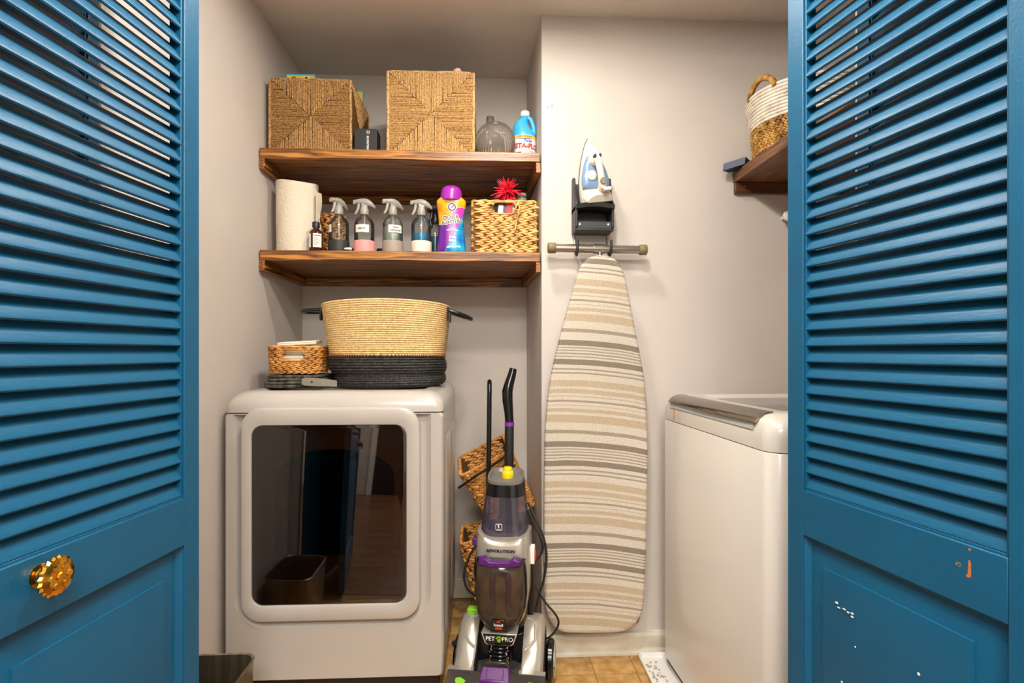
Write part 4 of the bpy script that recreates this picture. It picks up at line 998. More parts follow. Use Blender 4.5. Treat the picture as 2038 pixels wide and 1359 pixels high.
hs = nt.nodes.new('ShaderNodeMix'); hs.data_type = 'RGBA'; hs.blend_type = 'MULTIPLY'; hs.inputs[0].default_value = 0.7
nt.links.new(rp_.outputs[0], hs.inputs[6]); r2 = ramp(fz.outputs[0], (196,192,188), (255,255,255), 0.35, 0.6); nt.links.new(r2, hs.inputs[7]); nt.links.new(hs.outputs[2], pb.inputs['Base Color'])
b3 = nt.nodes.new('ShaderNodeBump'); b3.inputs['Strength'].default_value = 0.25; b3.inputs['Distance'].default_value = 0.002
w3 = nt.nodes.new('ShaderNodeTexNoise'); w3.inputs['Scale'].default_value = 26; w3.inputs['Detail'].default_value = 5; nt.links.new(tc.outputs['Object'], w3.inputs['Vector']); nt.links.new(w3.outputs[0], b3.inputs['Height']); nt.links.new(b3.outputs[0], pb.inputs['Normal'])
B().loft([XZ(sc2(0.93,0), BYf+0.030), XZ(sc2(0.99,0), BYf+0.026), XZ(sc2(1.0,0), BYf+0.014), XZ(sc2(0.995,0), BYf+0.005), XZ(sc2(0.975,0), BYf+0.0005), XZ(sc2(0.93,0), BYf-0.001)]).build('cover', mm, t, smooth=60, label='striped cotton cover')
M_MET = mat('leg_steel', (176,168,156), 0.25, 0.9); M_CAPB = mat('rubber_cap', (128,112,78), 0.6)
BZb = 1.472; BYb = 1.955
B().tube([(0.238,BYb,BZb+0.002),(0.565,BYb,BZb-0.002)], 0.0150, 18).build('foot_bar', M_MET, t, smooth=60)
for x0, x1, zz in ((0.2235,0.252,0.002),(0.552,0.5790,-0.002)): B().tube([(x0,BYb,BZb+zz),(x0+0.003,BYb,BZb+zz),(x1-0.002,BYb,BZb+zz),(x1,BYb,BZb+zz)], [0.017,0.0190,0.0190,0.017], 18).build('rubber_cap', M_CAPB, t, smooth=50)
B().tube([(0.405-0.018,BYb,BZb),(0.405+0.020,BYb,BZb)], 0.0172, 18).build('bar_sleeve', M_MET, t, smooth=50)
B().tube([(0.410,BYb,BZb),(0.409,BYb-0.006,BZb-0.03),(0.402,1.955,1.30),(0.39,1.958,0.9)], 0.008, 10).build('leg_tube', M_MET, t, smooth=60)
B().box(0.25,0.52,1.951,1.966,0.30,0.34).build('crossbar', M_MET, t, bevel=0.003)
B().loft([XZ([(0.50,0.135),(0.548,0.135),(0.556,0.16),(0.548,0.20),(0.50,0.20)],1.951), XZ([(0.50,0.135),(0.548,0.135),(0.556,0.16),(0.548,0.20),(0.50,0.20)],1.968)]).build('frame_end', mat('frame_grey', (110,106,100), 0.5), t, bevel=0.002)

# ------------------------------------------------------------------ iron holder and iron
M_HOL = mat('holder_charcoal', (44,44,46), 0.5)
t = thing('iron_holder', 'charcoal plastic iron holder screwed to the wall above the ironing board', 'iron holder', (0.385,2.02,1.53))
hx0, hx1 = 0.318, 0.455
B().box(hx0,hx1,2.012,2.0195,1.545,1.72).build('back_plate', M_HOL, t, bevel=0.003)
for xx in (hx0,hx1-0.008):
    B().loft([[(xx,y_,z_) for y_, z_ in ((2.018,1.535),(1.938,1.535),(1.926,1.545),(1.926,1.628),(1.958,1.66),(1.975,1.73),(1.998,1.738),(2.018,1.735))],[(xx+0.008,y_,z_) for y_, z_ in ((2.018,1.535),(1.938,1.535),(1.926,1.545),(1.926,1.628),(1.958,1.66),(1.975,1.73),(1.998,1.738),(2.018,1.735))]]).build('side_arm', M_HOL, t, bevel=0.0025)
arcs = [(hx0+(hx1-hx0)*i/16, 1.620+0.008*math.sin(PI*i/16)) for i in range(17)]
B().loft([[(p[0],1.896,1.600),(p[0],1.896,p[1]),(p[0],2.010,p[1]),(p[0],2.010,1.600)] if False else [(p[0],1.918,p[1]-0.014),(p[0],1.912,p[1]),(p[0],2.012,p[1]),(p[0],2.012,p[1]-0.012)] for p in arcs]).build('rest_ledge', M_HOL, t, smooth=40)
B().box(hx0,hx1,1.930,2.015,1.532,1.540).build('floor_plate', M_HOL, t, bevel=0.003)
B().box(hx0+0.006,hx1-0.006,1.936,1.944,1.540,1.566).build('screw_strip', M_HOL, t, bevel=0.002)
for xx in (hx0+0.018,hx1-0.018): B().lathe([(0.0045,0),(0.0045,0.002),(0.001,0.003)], n=14).xf(Matrix.Translation((xx,1.9362,1.554)) @ Matrix.Rotation(PI/2,4,'X')).build('screw', MATS['screw_steel'], t)
for xx in (0.3265,0.4465):
    hk = B().tube([(xx,2.006,1.545),(xx,2.004,1.50),(xx,1.988,1.478),(xx,1.976,1.458),(xx,1.955,1.450),(xx,1.937,1.458),(xx,1.9345,1.475),(xx,1.9345,1.498)], 0.0032, 8).build('hook', MATS['screw_steel'], t, smooth=60)
    B().tube([(xx,1.986,1.476),(xx,1.976,1.457),(xx,1.955,1.449),(xx,1.937,1.457),(xx,1.9345,1.475),(xx,1.9345,1.500)], 0.0046, 8).build('hook_sleeve', M_HOL, hk, smooth=60)
# iron: local x right, z up along the iron, y depth (sole at 0, handle towards -y)
t = thing('clothes_iron', 'white and blue steam iron standing upright in the charcoal wall holder', 'iron', (0.396,1.982,1.6295), 0, world=False)
t.rotation_euler = (math.radians(3), math.radians(-8), math.radians(6))
def io(f, zt=0.0, z1=0.238, wmax=0.058):
    n = 18; L, R_ = [], []
    for i in range(n+1):
        u_ = i/n; w_ = wmax*f*(1-u_**1.75)**0.80*(1-0.10*(1-u_)**6); zz = zt+u_*(z1-zt)
        L.append((-w_, zz)); R_.append((w_, zz))
    return L+list(reversed(R_))[1:]
M_IRW = mat('iron_white', (228,220,206), 0.3); M_IRB = mat('iron_blue', (122,150,188), 0.12, coat=0.5); M_SOLE = mat('soleplate', (96,92,88), 0.35, 0.7)
B().loft([XZ(io(1.0),0), XZ(io(1.03,0,0.240),-0.003), XZ(io(1.03,0,0.240),-0.009)]).build('soleplate', M_SOLE, t, smooth=40)
B().loft([XZ(io(0.99,0.001,0.236),-0.009), XZ(io(0.99,0.001,0.236),-0.020), XZ(io(0.93,0.001,0.228),-0.032), XZ(io(0.84,0.002,0.216),-0.041)]).build('skirt', M_IRW, t, smooth=50)
B().loft([XZ(io(0.84,0.056,0.196,0.064),-0.038), XZ(io(0.82,0.057,0.192,0.064),-0.045), XZ(io(0.70,0.062,0.182,0.064),-0.050), XZ(io(0.45,0.075,0.16,0.062),-0.052)]).build('water_tank', M_IRB, t, smooth=50, label='blue water tank')
nb = []
for y_, w_, zz0, zz1 in ((-0.038,0.044,0.132,0.206),(-0.052,0.038,0.130,0.192),(-0.064,0.030,0.132,0.178),(-0.072,0.020,0.140,0.170)): nb.append(XZ(rr(w_, zz1-zz0, w_*0.45, 5, (0.002,(zz0+zz1)/2)), y_))
B().loft(nb).build('nose', M_IRW, t, smooth=50)
hp = [(0.003,-0.056,0.160),(0.004,-0.069,0.159),(0.005,-0.079,0.149),(0.006,-0.083,0.126),(0.008,-0.083,0.101),(0.010,-0.080,0.077),(0.012,-0.074,0.058),(0.013,-0.062,0.048),(0.013,-0.050,0.046)]
B().tube(hp, [0.012,0.0135,0.0138,0.0124,0.0120,0.0126,0.0145,0.0155,0.015], 16).build('handle', M_IRW, t, smooth=60)
for sx_ in (-0.006,0.012): B().loft([[(sx_+0.0044*k_*math.cos(a), y_, 0.157+0.0066*k_*math.sin(a)) for a in [2*PI*i/16 for i in range(16)]] for y_, k_ in ((-0.074,1),(-0.0905,1),(-0.0925,0.7))]).build('button', mat('button_navy', (52,72,108), 0.25), t, smooth=40)
dial = B().lathe([(0.017,0),(0.017,0.005),(0.014,0.007),(0.0,0.007)], n=24); dial.xf(Matrix.Translation((-0.014,-0.050,0.100)) @ Matrix.Rotation(PI/2,4,'X')).build('dial', M_IRW, t, smooth=40)
B().loft([XZ([(p[0],max(p[1],0.002)) for p in rr(0.100,0.070,0.034,6,(0,0.022))],-0.036), XZ([(p[0],max(p[1],0.002)) for p in rr(0.096,0.062,0.030,6,(0.002,0.018))],-0.056), XZ([(p[0],max(p[1],0.002)) for p in rr(0.080,0.040,0.019,6,(0.004,0.016))],-0.066)]).build('heel_body', M_IRW, t, smooth=50)
hpl = [(0.046*math.cos(a), 0.026*math.sin(a)) for a in [PI*i/14 for i in range(15)]]
B().loft([[(p[0]+0.003,-0.0665+0.10*p[1],0.003+p[1]) for p in hpl],[(p[0]*0.96+0.003,-0.0695+0.10*p[1],0.003+p[1]*0.96) for p in hpl]]).build('heel_plate', mat('heel_grey', (158,148,130), 0.5), t, smooth=40)
B().loft([[(0.011+0.0105*math.cos(a), -0.084, 0.070+0.0125*math.sin(a)) for a in [2*PI*i/14 for i in range(14)]],[(0.011+0.009*math.cos(a), -0.0955, 0.070+0.011*math.sin(a)) for a in [2*PI*i/14 for i in range(14)]]]).build('thumb_pad', mat('pad_grey', (140,128,108), 0.5), t, smooth=40)
pg = B().box(0.010,0.038,-0.092,-0.074,0.036,0.049).box(0.004,0.018,-0.090,-0.076,0.043,0.055).build('plug', M_IRW, t, bevel=0.003)
B().tube([(0.037,-0.087,0.046),(0.048,-0.088,0.051)], 0.0013, 6).build('plug_pin', MATS['screw_steel'], pg); B().tube([(0.037,-0.081,0.041),(0.048,-0.082,0.044)], 0.0013, 6).build('plug_pin', MATS['screw_steel'], pg)

# ------------------------------------------------------------------ rope basket and blue box on the washer shelf
M_ROPW = straw('rope_white', (244,236,222), (232,222,206), (206,194,176), scale=30, rough=0.8)
M_SEAB = straw('braid_tan', (214,172,98), (178,132,64), (112,76,30), scale=40, rough=0.5)
rx, ry, rz0 = 1.090, 1.824, 1.7715
t = thing('rope_basket', 'white and tan rope basket on the washer shelf', 'basket', (rx,ry,rz0))
wr_, tn_ = B(), B()
def circ(r, z, n=56): return [(rx+r*math.cos(2*PI*i/n), ry+r*math.sin(2*PI*i/n), z) for i in range(n)]
for k in range(10): wr_.ring(circ(0.173+0.0017*k, rz0+0.096+k*0.0105), 0.0056, 6)
wr_.build('white_rope_wall', M_ROPW, t, smooth=180)
CEN = Vector((rx,ry,0)); braid(tn_, [(p[0],p[1]) for p in circ(0.165,0,48)], rz0+0.002, 7, 0.0130, 0.020, 0.0065, flare=0.07, tilt=0.5, dens=0.75)
tn_.build('tan_braid_wall', M_SEAB, t, smooth=60, kind='stuff')
B().loft([circ(0.160,rz0+0.004), circ(0.169,rz0+0.10), circ(0.184,rz0+0.190)], True, False).build('lining', mat('rope_lining', (150,116,70), 0.9), t, smooth=60)
for a_ in (3.35, 3.35+PI):
    pts = []
    for i in range(13):
        f = i/12; aa = a_+0.34-0.68*f; up = math.sin(PI*f)
        pts.append((rx+(0.188-0.004*up)*math.cos(aa), ry+(0.188-0.004*up)*math.sin(aa), rz0+0.185+0.050*up**0.6))
    B().tube(pts, 0.0098, 10).build('handle', M_SEAB, t, smooth=60, label='tan wrapped handle')
cq = [(0.862,1.968),(0.925,1.925),(0.962,1.972),(0.905,2.012)]; dr = [-0.012,0.0,0.004,-0.004]
B().loft([[(p[0],p[1],1.7735+d_) for p, d_ in zip(cq, dr)],[(p[0]+0.004,p[1],1.800+d_) for p, d_ in zip(cq, dr)]]).solo('product_carton', mat('carton_navy', (20,42,84), 0.45, var=(16,34,70), scale=20), 'small navy blue carton sticking out over the end of the washer shelf', 'box', (0.93,1.968,1.7735), smooth=0, bevel=0.0015)

# ------------------------------------------------------------------ steel waste bin
t = thing('waste_bin', 'open brushed steel waste bin on the floor in front of the dryer', 'bin', (-0.69,1.42,0))
M_STL = mat('brushed_steel', (176,162,140), 0.34, 0.9, var=(140,126,106), scale=60, stretch=(1,1,0.03))
def cn(ins_, z): return [(-0.695+p[0], 1.395+p[1], z) for p in rr(0.182-2*ins_, 0.225-2*ins_, 0.035, 6)]
B().loft([cn(0.012,0.001), cn(0.010,0.008), cn(0.0,0.296), cn(-0.002,0.300), cn(0.001,0.303), cn(0.004,0.300), cn(0.014,0.012)]).build('bin_body', M_STL, t, smooth=40)

# ------------------------------------------------------------------ woven baskets in the gap behind the cleaner
def tilt_basket(label, loc, tilt_y, rz, w, d, h, flare, rows, m):
    global CEN
    CEN = Vector((0,0,0)); b = B(); t = thing('gap_basket', label, 'basket', loc, world=False)
    t.rotation_euler = (math.radians(9 if h < 0.3 else 3), tilt_y, rz)
    rh = h/rows
    braid(b, rr(w,d,0.02,4), 0.002, rows, rh, 0.034, 0.0085, flare=flare, tilt=0.24, dens=0.66, rnd=random.Random(int(h*1000)))
    b.build('braid', m, t, smooth=60, kind='stuff')
    e = 2*flare*h
    B().loft([XY(rr(w-0.006,d-0.006,0.018,4),0.004), XY(rr(w-0.006+e,d-0.006+e,0.018,4),h), XY(rr(w-0.020+e,d-0.020+e,0.016,4),h), XY(rr(w-0.020,d-0.020,0.016,4),0.010)]).build('lining', mat('hyacinth_inside', (104,64,28), 0.8, var=(70,42,18), scale=50), t, smooth=40)
    rim = B()
    for k, (p, tg, nr) in enumerate(resample(rr(w+e,d+e,0.02,4), 0.012)):
        rim.grain(Vector((p.x,p.y,h+0.004)), tg, Vector((0,0,1)), nr, 0.010, 0.006, 0.009, 0.5)
    rim.build('rim', m, t, smooth=60, kind='stuff')
    inner = B()
    for k in range(rows):
        f = (k+0.5)/rows; z = h*f; ww = w-0.022+e*f; dd = d-0.022+e*f
        for i in range(int(ww/0.034)):
            x_ = -ww/2+(i+0.5+0.5*(k % 2))*0.034
            if x_ > ww/2-0.01: continue
            for s_ in (-1,1): inner.grain(Vector((x_, dd/2, z+s_*rh*0.24)), Vector((1,0,0)), Vector((0,0,1)), Vector((0,-1,0)), 0.021, rh*0.34, 0.005, -0.24*s_)
    inner.build('inner_braid', m, t, smooth=60, kind='stuff')
    return t
tilt_basket('brown woven basket tipped on its side above the other one, behind the carpet cleaner', (0.106,2.272,0.468), math.radians(-27), 0, 0.186, 0.19, 0.248, 0.05, 13, M_HYB)
tilt_basket('brown woven basket leaning low on the floor between dryer and carpet cleaner', (0.092,2.240,0.026), math.radians(-13), 0, 0.185, 0.17, 0.375, 0.03, 19, M_HYB)
# black arched rod
M_BLKM = mat('black_enamel', (16,16,17), 0.25)
t = thing('arched_rod', 'black metal rod with an arched top standing behind the carpet cleaner', 'rod', (0.012,2.05,0))
arch = [(0.010,2.018,0.002),(0.012,2.018,0.5),(0.0165,2.018,0.95)]+[(0.017,2.058-0.040*math.cos(a),0.955+0.040*math.sin(a)) for a in [PI*i/10 for i in range(1,10)]]+[(0.0175,2.098,0.95),(0.016,2.098,0.74)]
B().tube(arch, 0.0085, 10).build('arched_tube', M_BLKM, t, smooth=60)
B().tube([(-0.100,2.088,0.592),(-0.03,2.085,0.640),(0.03,2.083,0.678),(0.085,2.083,0.716)], 0.0046, 8).build('cross_rod', M_BLKM, t, smooth=60)
B().box(-0.03,0.05,2.008,2.028,0.0005,0.010).build('foot_plate', M_BLKM, t, bevel=0.002)

# ------------------------------------------------------------------ upright carpet cleaner
t = thing('carpet_cleaner', 'upright silver and black carpet cleaner with a clear tank and yellow cap', 'carpet cleaner', (0.060,1.83,0), math.radians(-10), world=False)
M_SIL = mat('silver_plastic', (182,174,162), 0.30, 0.55); M_SILL = mat('silver_light', (206,200,190), 0.28, 0.5)
M_BP = mat('gloss_black', (16,16,17), 0.18); M_MB = mat('matt_black', (26,25,25), 0.5)
M_PUR = mat('purple_plastic', (84,26,104), 0.35); M_LIME = mat('lime_plastic', (122,190,28), 0.35); M_YELC = mat('yellow_cap', (236,206,20), 0.4)
M_CLR = clear('tank_clear', (226,220,236), 0.08, (176,168,190), 0.05); M_DIRT = clear('tank_brown', (206,192,174), 0.16, (124,108,92), 0.08); M_WIN = clear('nozzle_clear', (176,170,164), 0.25, (110,104,98), 0.08)
M_GRYP = mat('lid_gloss_grey', (112,108,102), 0.3)
CR, SR = math.cos(math.radians(10)), math.sin(math.radians(10))
def CL(X_, Y_, Z_):
    dx, dy = X_-0.060, Y_-1.83; return Vector((dx*CR-dy*SR, dx*SR+dy*CR, Z_))
def sec(z, w, yf, yb, r=0.03, tilt=0.0, smile=0.0, cx=0.0, n=6):
    out_ = []
    ex = 0.30+0.9*min(1.0, 2*r/min(w, yb-yf))*0.55
    for i in range(56):
        a = 2*PI*i/56; ca, sa = math.cos(a), math.sin(a)
        x_ = cx+w/2*math.copysign(abs(ca)**ex, ca); y_ = (yf+yb)/2+(yb-yf)/2*math.copysign(abs(sa)**ex, sa)
        out_.append((x_, y_, z+tilt*(y_-yf)+smile*((x_-cx)/(w/2))**2))
    return out_
# silver shell
B().loft([sec(.178,.080,-.040,.05), sec(.212,.116,-.047,.07), sec(.248,.156,-.050,.09), sec(.33,.182,-.048,.10,.035), sec(.43,.184,-.040,.105,.035), sec(.470,.182,-.034,.110,.035,0,.020), sec(.482,.178,-.028,.112,.035,0,.028), sec(.484,.166,-.020,.108,.03,0,.028)]).build('shell', M_SIL, t, smooth=50)
# spine behind
B().loft([sec(.14,.10,.05,.12,.02), sec(.45,.08,.09,.15,.02), sec(.60,.06,.122,.165,.02), sec(.70,.046,.128,.165,.015)]).build('spine', M_MB, t, smooth=50)
# clear tank
ct = B().loft([sec(.474,.158,-.018,.112,.04,0,.02), sec(.50,.158,-.014,.112,.04,0,.01), sec(.575,.147,.006,.118,.04), sec(.622,.134,.014,.126,.04,.10)], True, False).build('clean_tank', M_CLR, t, smooth=60, label='clear upper water tank')
B().loft([sec(.478,.120,.02,.10,.03), sec(.52,.118,.02,.10,.03), sec(.528,.050,.03,.10,.02)]).build('inner_bladder', mat('tank_dark_grey', (64,60,70), 0.4), ct, smooth=50)  # plain dark grey block inside the clear tank
B().loft([sec(.618,.136,.013,.128,.042,.10), sec(.660,.124,.020,.134,.042,.22)], False, False).build('tank_band', M_BP, t, smooth=60, label='gloss black band')
B().loft([sec(.658,.126,.019,.135,.042,.22), sec(.668,.124,.020,.136,.042,.24), sec(.669,.112,.027,.130,.038,.24), sec(.660,.104,.032,.126,.034,.24), sec(.650,.07,.05,.10,.02,.28)]).build('tank_lid', M_GRYP, t, smooth=45)
cy0 = 0.088; B().lathe([(0.0205,0.672),(0.0215,0.676),(0.0215,0.694),(0.019,0.700),(0.016,0.702),(0.016,0.710),(0.013,0.714),(0,0.714)], (0.004,cy0,-0.008), 24, 0.02, 12).build('fill_cap', M_YELC, t, smooth=40, label='yellow fill cap')
# number badge
B().loft([[(p[0]-0.012,-0.0125+0.0,0.528+p[1]) for p in rr(0.022,0.022,0.004,3)],[(p[0]-0.012,-0.0155,0.528+p[1]) for p in rr(0.0215,0.0215,0.004,3)]]).build('badge', M_PWH, ct, smooth=0)
B().loft([[(p[0]-0.012,-0.0152,0.528+p[1]) for p in rr(0.019,0.019,0.003,3)],[(p[0]-0.012,-0.0160,0.528+p[1]) for p in rr(0.0188,0.0188,0.003,3)]]).build('badge_face', MATS['tank_dark_grey'], ct, smooth=0)
B().tube([(-0.0125,-0.0168,0.5365),(-0.0160,-0.0168,0.5335)], 0.0009, 5).build('lettering', M_PWH, ct)
B().box(-0.0185,-0.0055,-0.0172,-0.0165,0.5205,0.5222).build('lettering', M_PWH, ct)
text('lettering', '1', 0.013, M_PWH, ct, flat((-0.012,-0.0165,0.530),(1,0,0),(0,0,1)), 0.0008)
# model name on the silver band
def bandfn(zc):
    def fn(x_, y_):
        return Vector((x_, -0.0395-0.0065*math.cos(min(1.5,abs(x_)*14))-0.0008+ (0.010*y_/0.02), zc+y_+0.020*(x_/0.09)**2))
    return fn
text('lettering', 'REVOLUTION', 0.0115, M_PBK, t, lambda x_, y_: Vector((-0.002+1.32*x_+0.25*y_, -0.0418+0.14*y_, 0.459+y_)), 0.0006)
# dirty water tank
def sx2(f, y_, dz=0.0):
    o_ = [(-0.074,0.430),(-0.078,0.38),(-0.079,0.33),(-0.074,0.285),(-0.062,0.252),(-0.044,0.230),(-0.026,0.218),(0.0,0.216),(0.026,0.218),(0.044,0.230),(0.062,0.252),(0.074,0.285),(0.079,0.33),(0.078,0.38),(0.074,0.430)]
    return [(p[0]*f, y_, 0.325+(p[1]-0.325)*f) for p in o_]
B().loft([sx2(1.07,-0.036), sx2(1.06,-0.054), sx2(1.02,-0.056)]).build('tank_gasket', M_BP, t, smooth=40)
bk = B().loft([sx2(1.0,-0.0555), sx2(0.99,-0.0575)]).build('tank_back', mat('tank_back_brown', (150,130,110), 0.5, var=(110,86,64), scale=24), t, smooth=40)
pu = B()
for s_ in (-1,1): pu.tube([(s_*0.022,-0.061,0.405),(s_*0.027,-0.061,0.35),(s_*0.024,-0.061,0.30),(s_*0.036,-0.061,0.265)], [0.011,0.010,0.009,0.014], 8)
pu.tube([(-0.024,-0.061,0.402),(0.024,-0.061,0.402)], 0.012, 8)
pu.build('inner_frame', M_PUR, t, smooth=60)
dt = B().loft([sx2(1.0,-0.055), sx2(1.0,-0.072), sx2(0.95,-0.084), sx2(0.8,-0.092), sx2(0.5,-0.096)]).build('dirty_tank', M_DIRT, t, smooth=60, label='smoky brown lower tank')
B().loft([[(p[0],-0.058,p[1]) for p in ((-0.070,0.432),(-0.070,0.446),(-0.045,0.452),(-0.032,0.440),(0.032,0.440),(0.045,0.452),(0.070,0.446),(0.070,0.432),(0.032,0.424),(-0.032,0.424))],[(p[0],-0.086,p[1]) for p in ((-0.066,0.430),(-0.066,0.444),(-0.045,0.449),(-0.032,0.438),(0.032,0.438),(0.045,0.449),(0.066,0.444),(0.066,0.430),(0.032,0.423),(-0.032,0.423))]]).build('tank_latch', M_PUR, t, bevel=0.002, label='purple tank latch')
# maker's plate and name plate
def tz(w0, w1, z0, z1, y_): return [(-w0,y_,z0),(w0,y_,z0),(w1,y_-0.004,z1),(-w1,y_-0.004,z1)]
B().loft([tz(.028,.021,.228,.266,-.090), tz(.027,.020,.229,.265,-.097)]).build('maker_plate', M_BP, dt, bevel=0.001)
B().loft([[(-0.008,-0.0985,0.256),(0.008,-0.0985,0.256),(0,-0.0995,0.2635)],[(-0.007,-0.1005,0.2565),(0.007,-0.1005,0.2565),(0,-0.1010,0.263)]]).build('emblem_triangle', M_RED, dt, smooth=0)
B().loft([[(-0.012,-0.0965,0.234),(0.012,-0.0965,0.234),(0.0105,-0.0975,0.241),(-0.0105,-0.0975,0.241)],[(-0.012,-0.0985,0.234),(0.012,-0.0985,0.234),(0.0105,-0.0995,0.241),(-0.0105,-0.0995,0.241)]]).build('emblem_bar', M_RED, dt, smooth=0)
text('lettering', 'bissell', 0.0125, M_PWH, dt, flat((0,-0.1005,0.2485),(1,0,0),(0,-0.1,1)), 0.0002)
npz = [(-0.052,0.214),(-0.042,0.186),(-0.034,0.181),(0.034,0.181),(0.042,0.186),(0.052,0.214)]
B().loft([XZ([(p[0]*1.10,0.198+(p[1]-0.198)*1.14) for p in npz],-0.030), XZ([(p[0]*1.10,0.198+(p[1]-0.198)*1.14) for p in npz],-0.0885)]).build('name_plate_rim', M_SILL, t, bevel=0.001)
B().loft([XZ(npz,-0.06), XZ(npz,-0.0905)]).build('name_plate', M_BP, t, bevel=0.001)
text('lettering', 'PET', 0.0185, M_PWH, t, flat((-0.028,-0.0912,0.200),(1,0,0),(0,0,1)), 0.0003); text('lettering', 'PRO', 0.0185, M_PWH, t, flat((0.027,-0.0912,0.200),(1,0,0),(0,0,1)), 0.0)
for x_, z_, r_ in ((0,0.1955,0.0058),(-0.0075,0.2025,0.0028),(-0.0028,0.2065,0.0030),(0.0032,0.2062,0.0030),(0.0082,0.2015,0.0028)):
    B().loft([[(x_+r_*math.cos(a),-0.0905,z_+r_*math.sin(a)) for a in [2*PI*i/10 for i in range(10)]],[(x_+r_*math.cos(a),-0.0915,z_+r_*math.sin(a)) for a in [2*PI*i/10 for i in range(10)]]]).build('paw_print', M_LIME, t, smooth=0)
# base
def yz(prof, x0, x1): return [[(x0,p[0],p[1]) for p in prof],[(x1,p[0],p[1]) for p in prof]]
side = [(-0.300,0.012),(-0.305,0.030),(-0.24,0.070),(-0.150,0.108),(-0.085,0.140),(-0.030,0.195),(0.045,0.195),(0.085,0.120),(0.090,0.015)]
for s_ in (-1,1): B().loft(yz(side, s_*0.072, s_*0.140)).build('base_side', M_MB, t, bevel=0.004)
mid = [(-0.300,0.012),(-0.305,0.028),(-0.16,0.075),(-0.10,0.085),(-0.045,0.130),(0.02,0.15),(0.08,0.12),(0.085,0.015)]
B().loft(yz(mid,-0.073,0.073)).build('base_centre', M_MB, t, bevel=0.003)
for s_ in (-1,1):
    wg = [(-0.150,0.112),(-0.092,0.142),(-0.084,0.156),(-0.030,0.206),(0.010,0.214),(0.045,0.208),(0.047,0.196),(-0.030,0.196),(-0.085,0.141),(-0.150,0.106)]
    wl_ = [[(s_*x_, p[0], p[1]+dz) for p in wg] for x_, dz in ((0.074,0.014),(0.079,0.019),(0.115,0.019),(0.132,0.012),(0.140,-0.004))]
    wing = B().loft(wl_).build('wing', M_SIL, t, smooth=40, label='silver side wing')
    # raised pocket outline on the wing
    ln = [(0.080,-0.088),(0.098,-0.080),(0.112,-0.066),(0.112,-0.036),(0.100,-0.012),(0.082,-0.006)]
    def zw(y_): 
        for (a_, za), (b_, zb_) in zip(wg[:6], wg[1:6]):
            if a_ <= y_ <= b_: return za+(zb_-za)*(y_-a_)/(b_-a_)
        return 0.21
    B().tube([(s_*x_, y_, zw(y_)+0.019) for x_, y_ in ln], 0.0050, 6).build('pocket_line', M_SILL, wing, smooth=60)
    wc = B().lathe([(0.0,-0.012),(0.060,-0.012),(0.068,-0.006),(0.068,0.006),(0.060,0.012),(0.045,0.013),(0.040,0.009),(0.0,0.010)], n=32); wc.xf(Matrix.Translation((s_*0.155,0.045,0.0690)) @ Matrix.Rotation(s_*PI/2,4,'Y')).build('wheel', M_BP, t, smooth=40)
    rm = B(); rm.ring([(s_*0.1675, 0.045+0.050*math.cos(a), 0.069+0.050*math.sin(a)) for a in [2*PI*i/28 for i in range(28)]], 0.003, 6); rm.build('wheel_trim', M_SILL, t, smooth=60)
# neck panels each side of the hose
for s_ in (-1,1): B().loft([[(s_*0.036,-0.058,0.120),(s_*0.070,-0.066,0.110),(s_*0.070,-0.010,0.110),(s_*0.036,-0.010,0.120)],[(s_*0.040,-0.048,0.190),(s_*0.074,-0.036,0.200),(s_*0.074,0.0,0.200),(s_*0.040,0.0,0.190)]]).build('neck_panel', M_BP, t, bevel=0.002)
hs_ = B()
for k in range(9): hs_.ring([(0.026*math.cos(a), -0.060+0.026*math.sin(a)-0.003*(8-k), 0.092+k*0.0108) for a in [2*PI*i/20 for i in range(20)]], 0.0062, 6)
hs_.build('ribbed_hose', M_BP, t, smooth=180); B().tube([(0,-0.085,0.085),(0,-0.060,0.19)], 0.023, 12).build('hose_core', M_MB, t, smooth=60)
rd = random.Random(12); li_ = B()
for k in range(46):
    u_ = rd.random(); z_ = 0.100+u_*0.075; side_ = 1 if rd.random() < 0.65 else -1
    li_.grain(Vector((side_*(0.026+rd.uniform(-.004,.004)), -0.085-rd.uniform(0,0.006), z_)), Vector((rd.uniform(-.4,.4),0,1)).normalized(), Vector((1,0,0)), Vector((0,-1,0)), rd.uniform(.002,.005), .0012, .0012)
li_.build('lint', mat('lint_pale', (206,180,156), 0.95), t, kind='stuff')
# clear nozzle window with its ribs
nzp = [(-0.300,0.034),(-0.235,0.082),(-0.150,0.121)]
nw = B().loft([[(x_,p[0],p[1]) for p in nzp]+[(x_,p[0],p[1]+0.010) for p in reversed(nzp)] for x_ in (-0.150,-0.146,0.146,0.150)]).build('nozzle_window', M_WIN, t, bevel=0.002, label='clear nozzle window')
B().loft([[(-0.150,-0.155,0.128),(-0.150,-0.140,0.136),(-0.150,-0.140,0.128)],[(-0.07,-0.155,0.128),(-0.07,-0.140,0.136),(-0.07,-0.140,0.128)]]).build('nozzle_lip', M_GRYP, nw)
B().loft([[(0.07,-0.155,0.128),(0.07,-0.140,0.136),(0.07,-0.140,0.128)],[(0.150,-0.155,0.128),(0.150,-0.140,0.136),(0.150,-0.140,0.128)]]).build('nozzle_lip', M_GRYP, nw)
hp_ = [(-0.072,0.120),(-0.050,0.126),(-0.038,0.152),(-0.028,0.158),(0.028,0.158),(0.038,0.152),(0.050,0.126),(0.072,0.120)]
B().loft([XZ(hp_,-0.148), XZ(hp_,-0.138)]).build('hood', M_WIN, t, bevel=0.002)
for x_ in (-0.05,-0.02,0.02,0.05):
    B().tube([(x_*0.6,-0.160,0.126),(x_*1.1,-0.20,0.108),(x_*2.2,-0.26,0.074)], 0.0042, 6).build('water_channel', M_GRYP, nw, smooth=60)
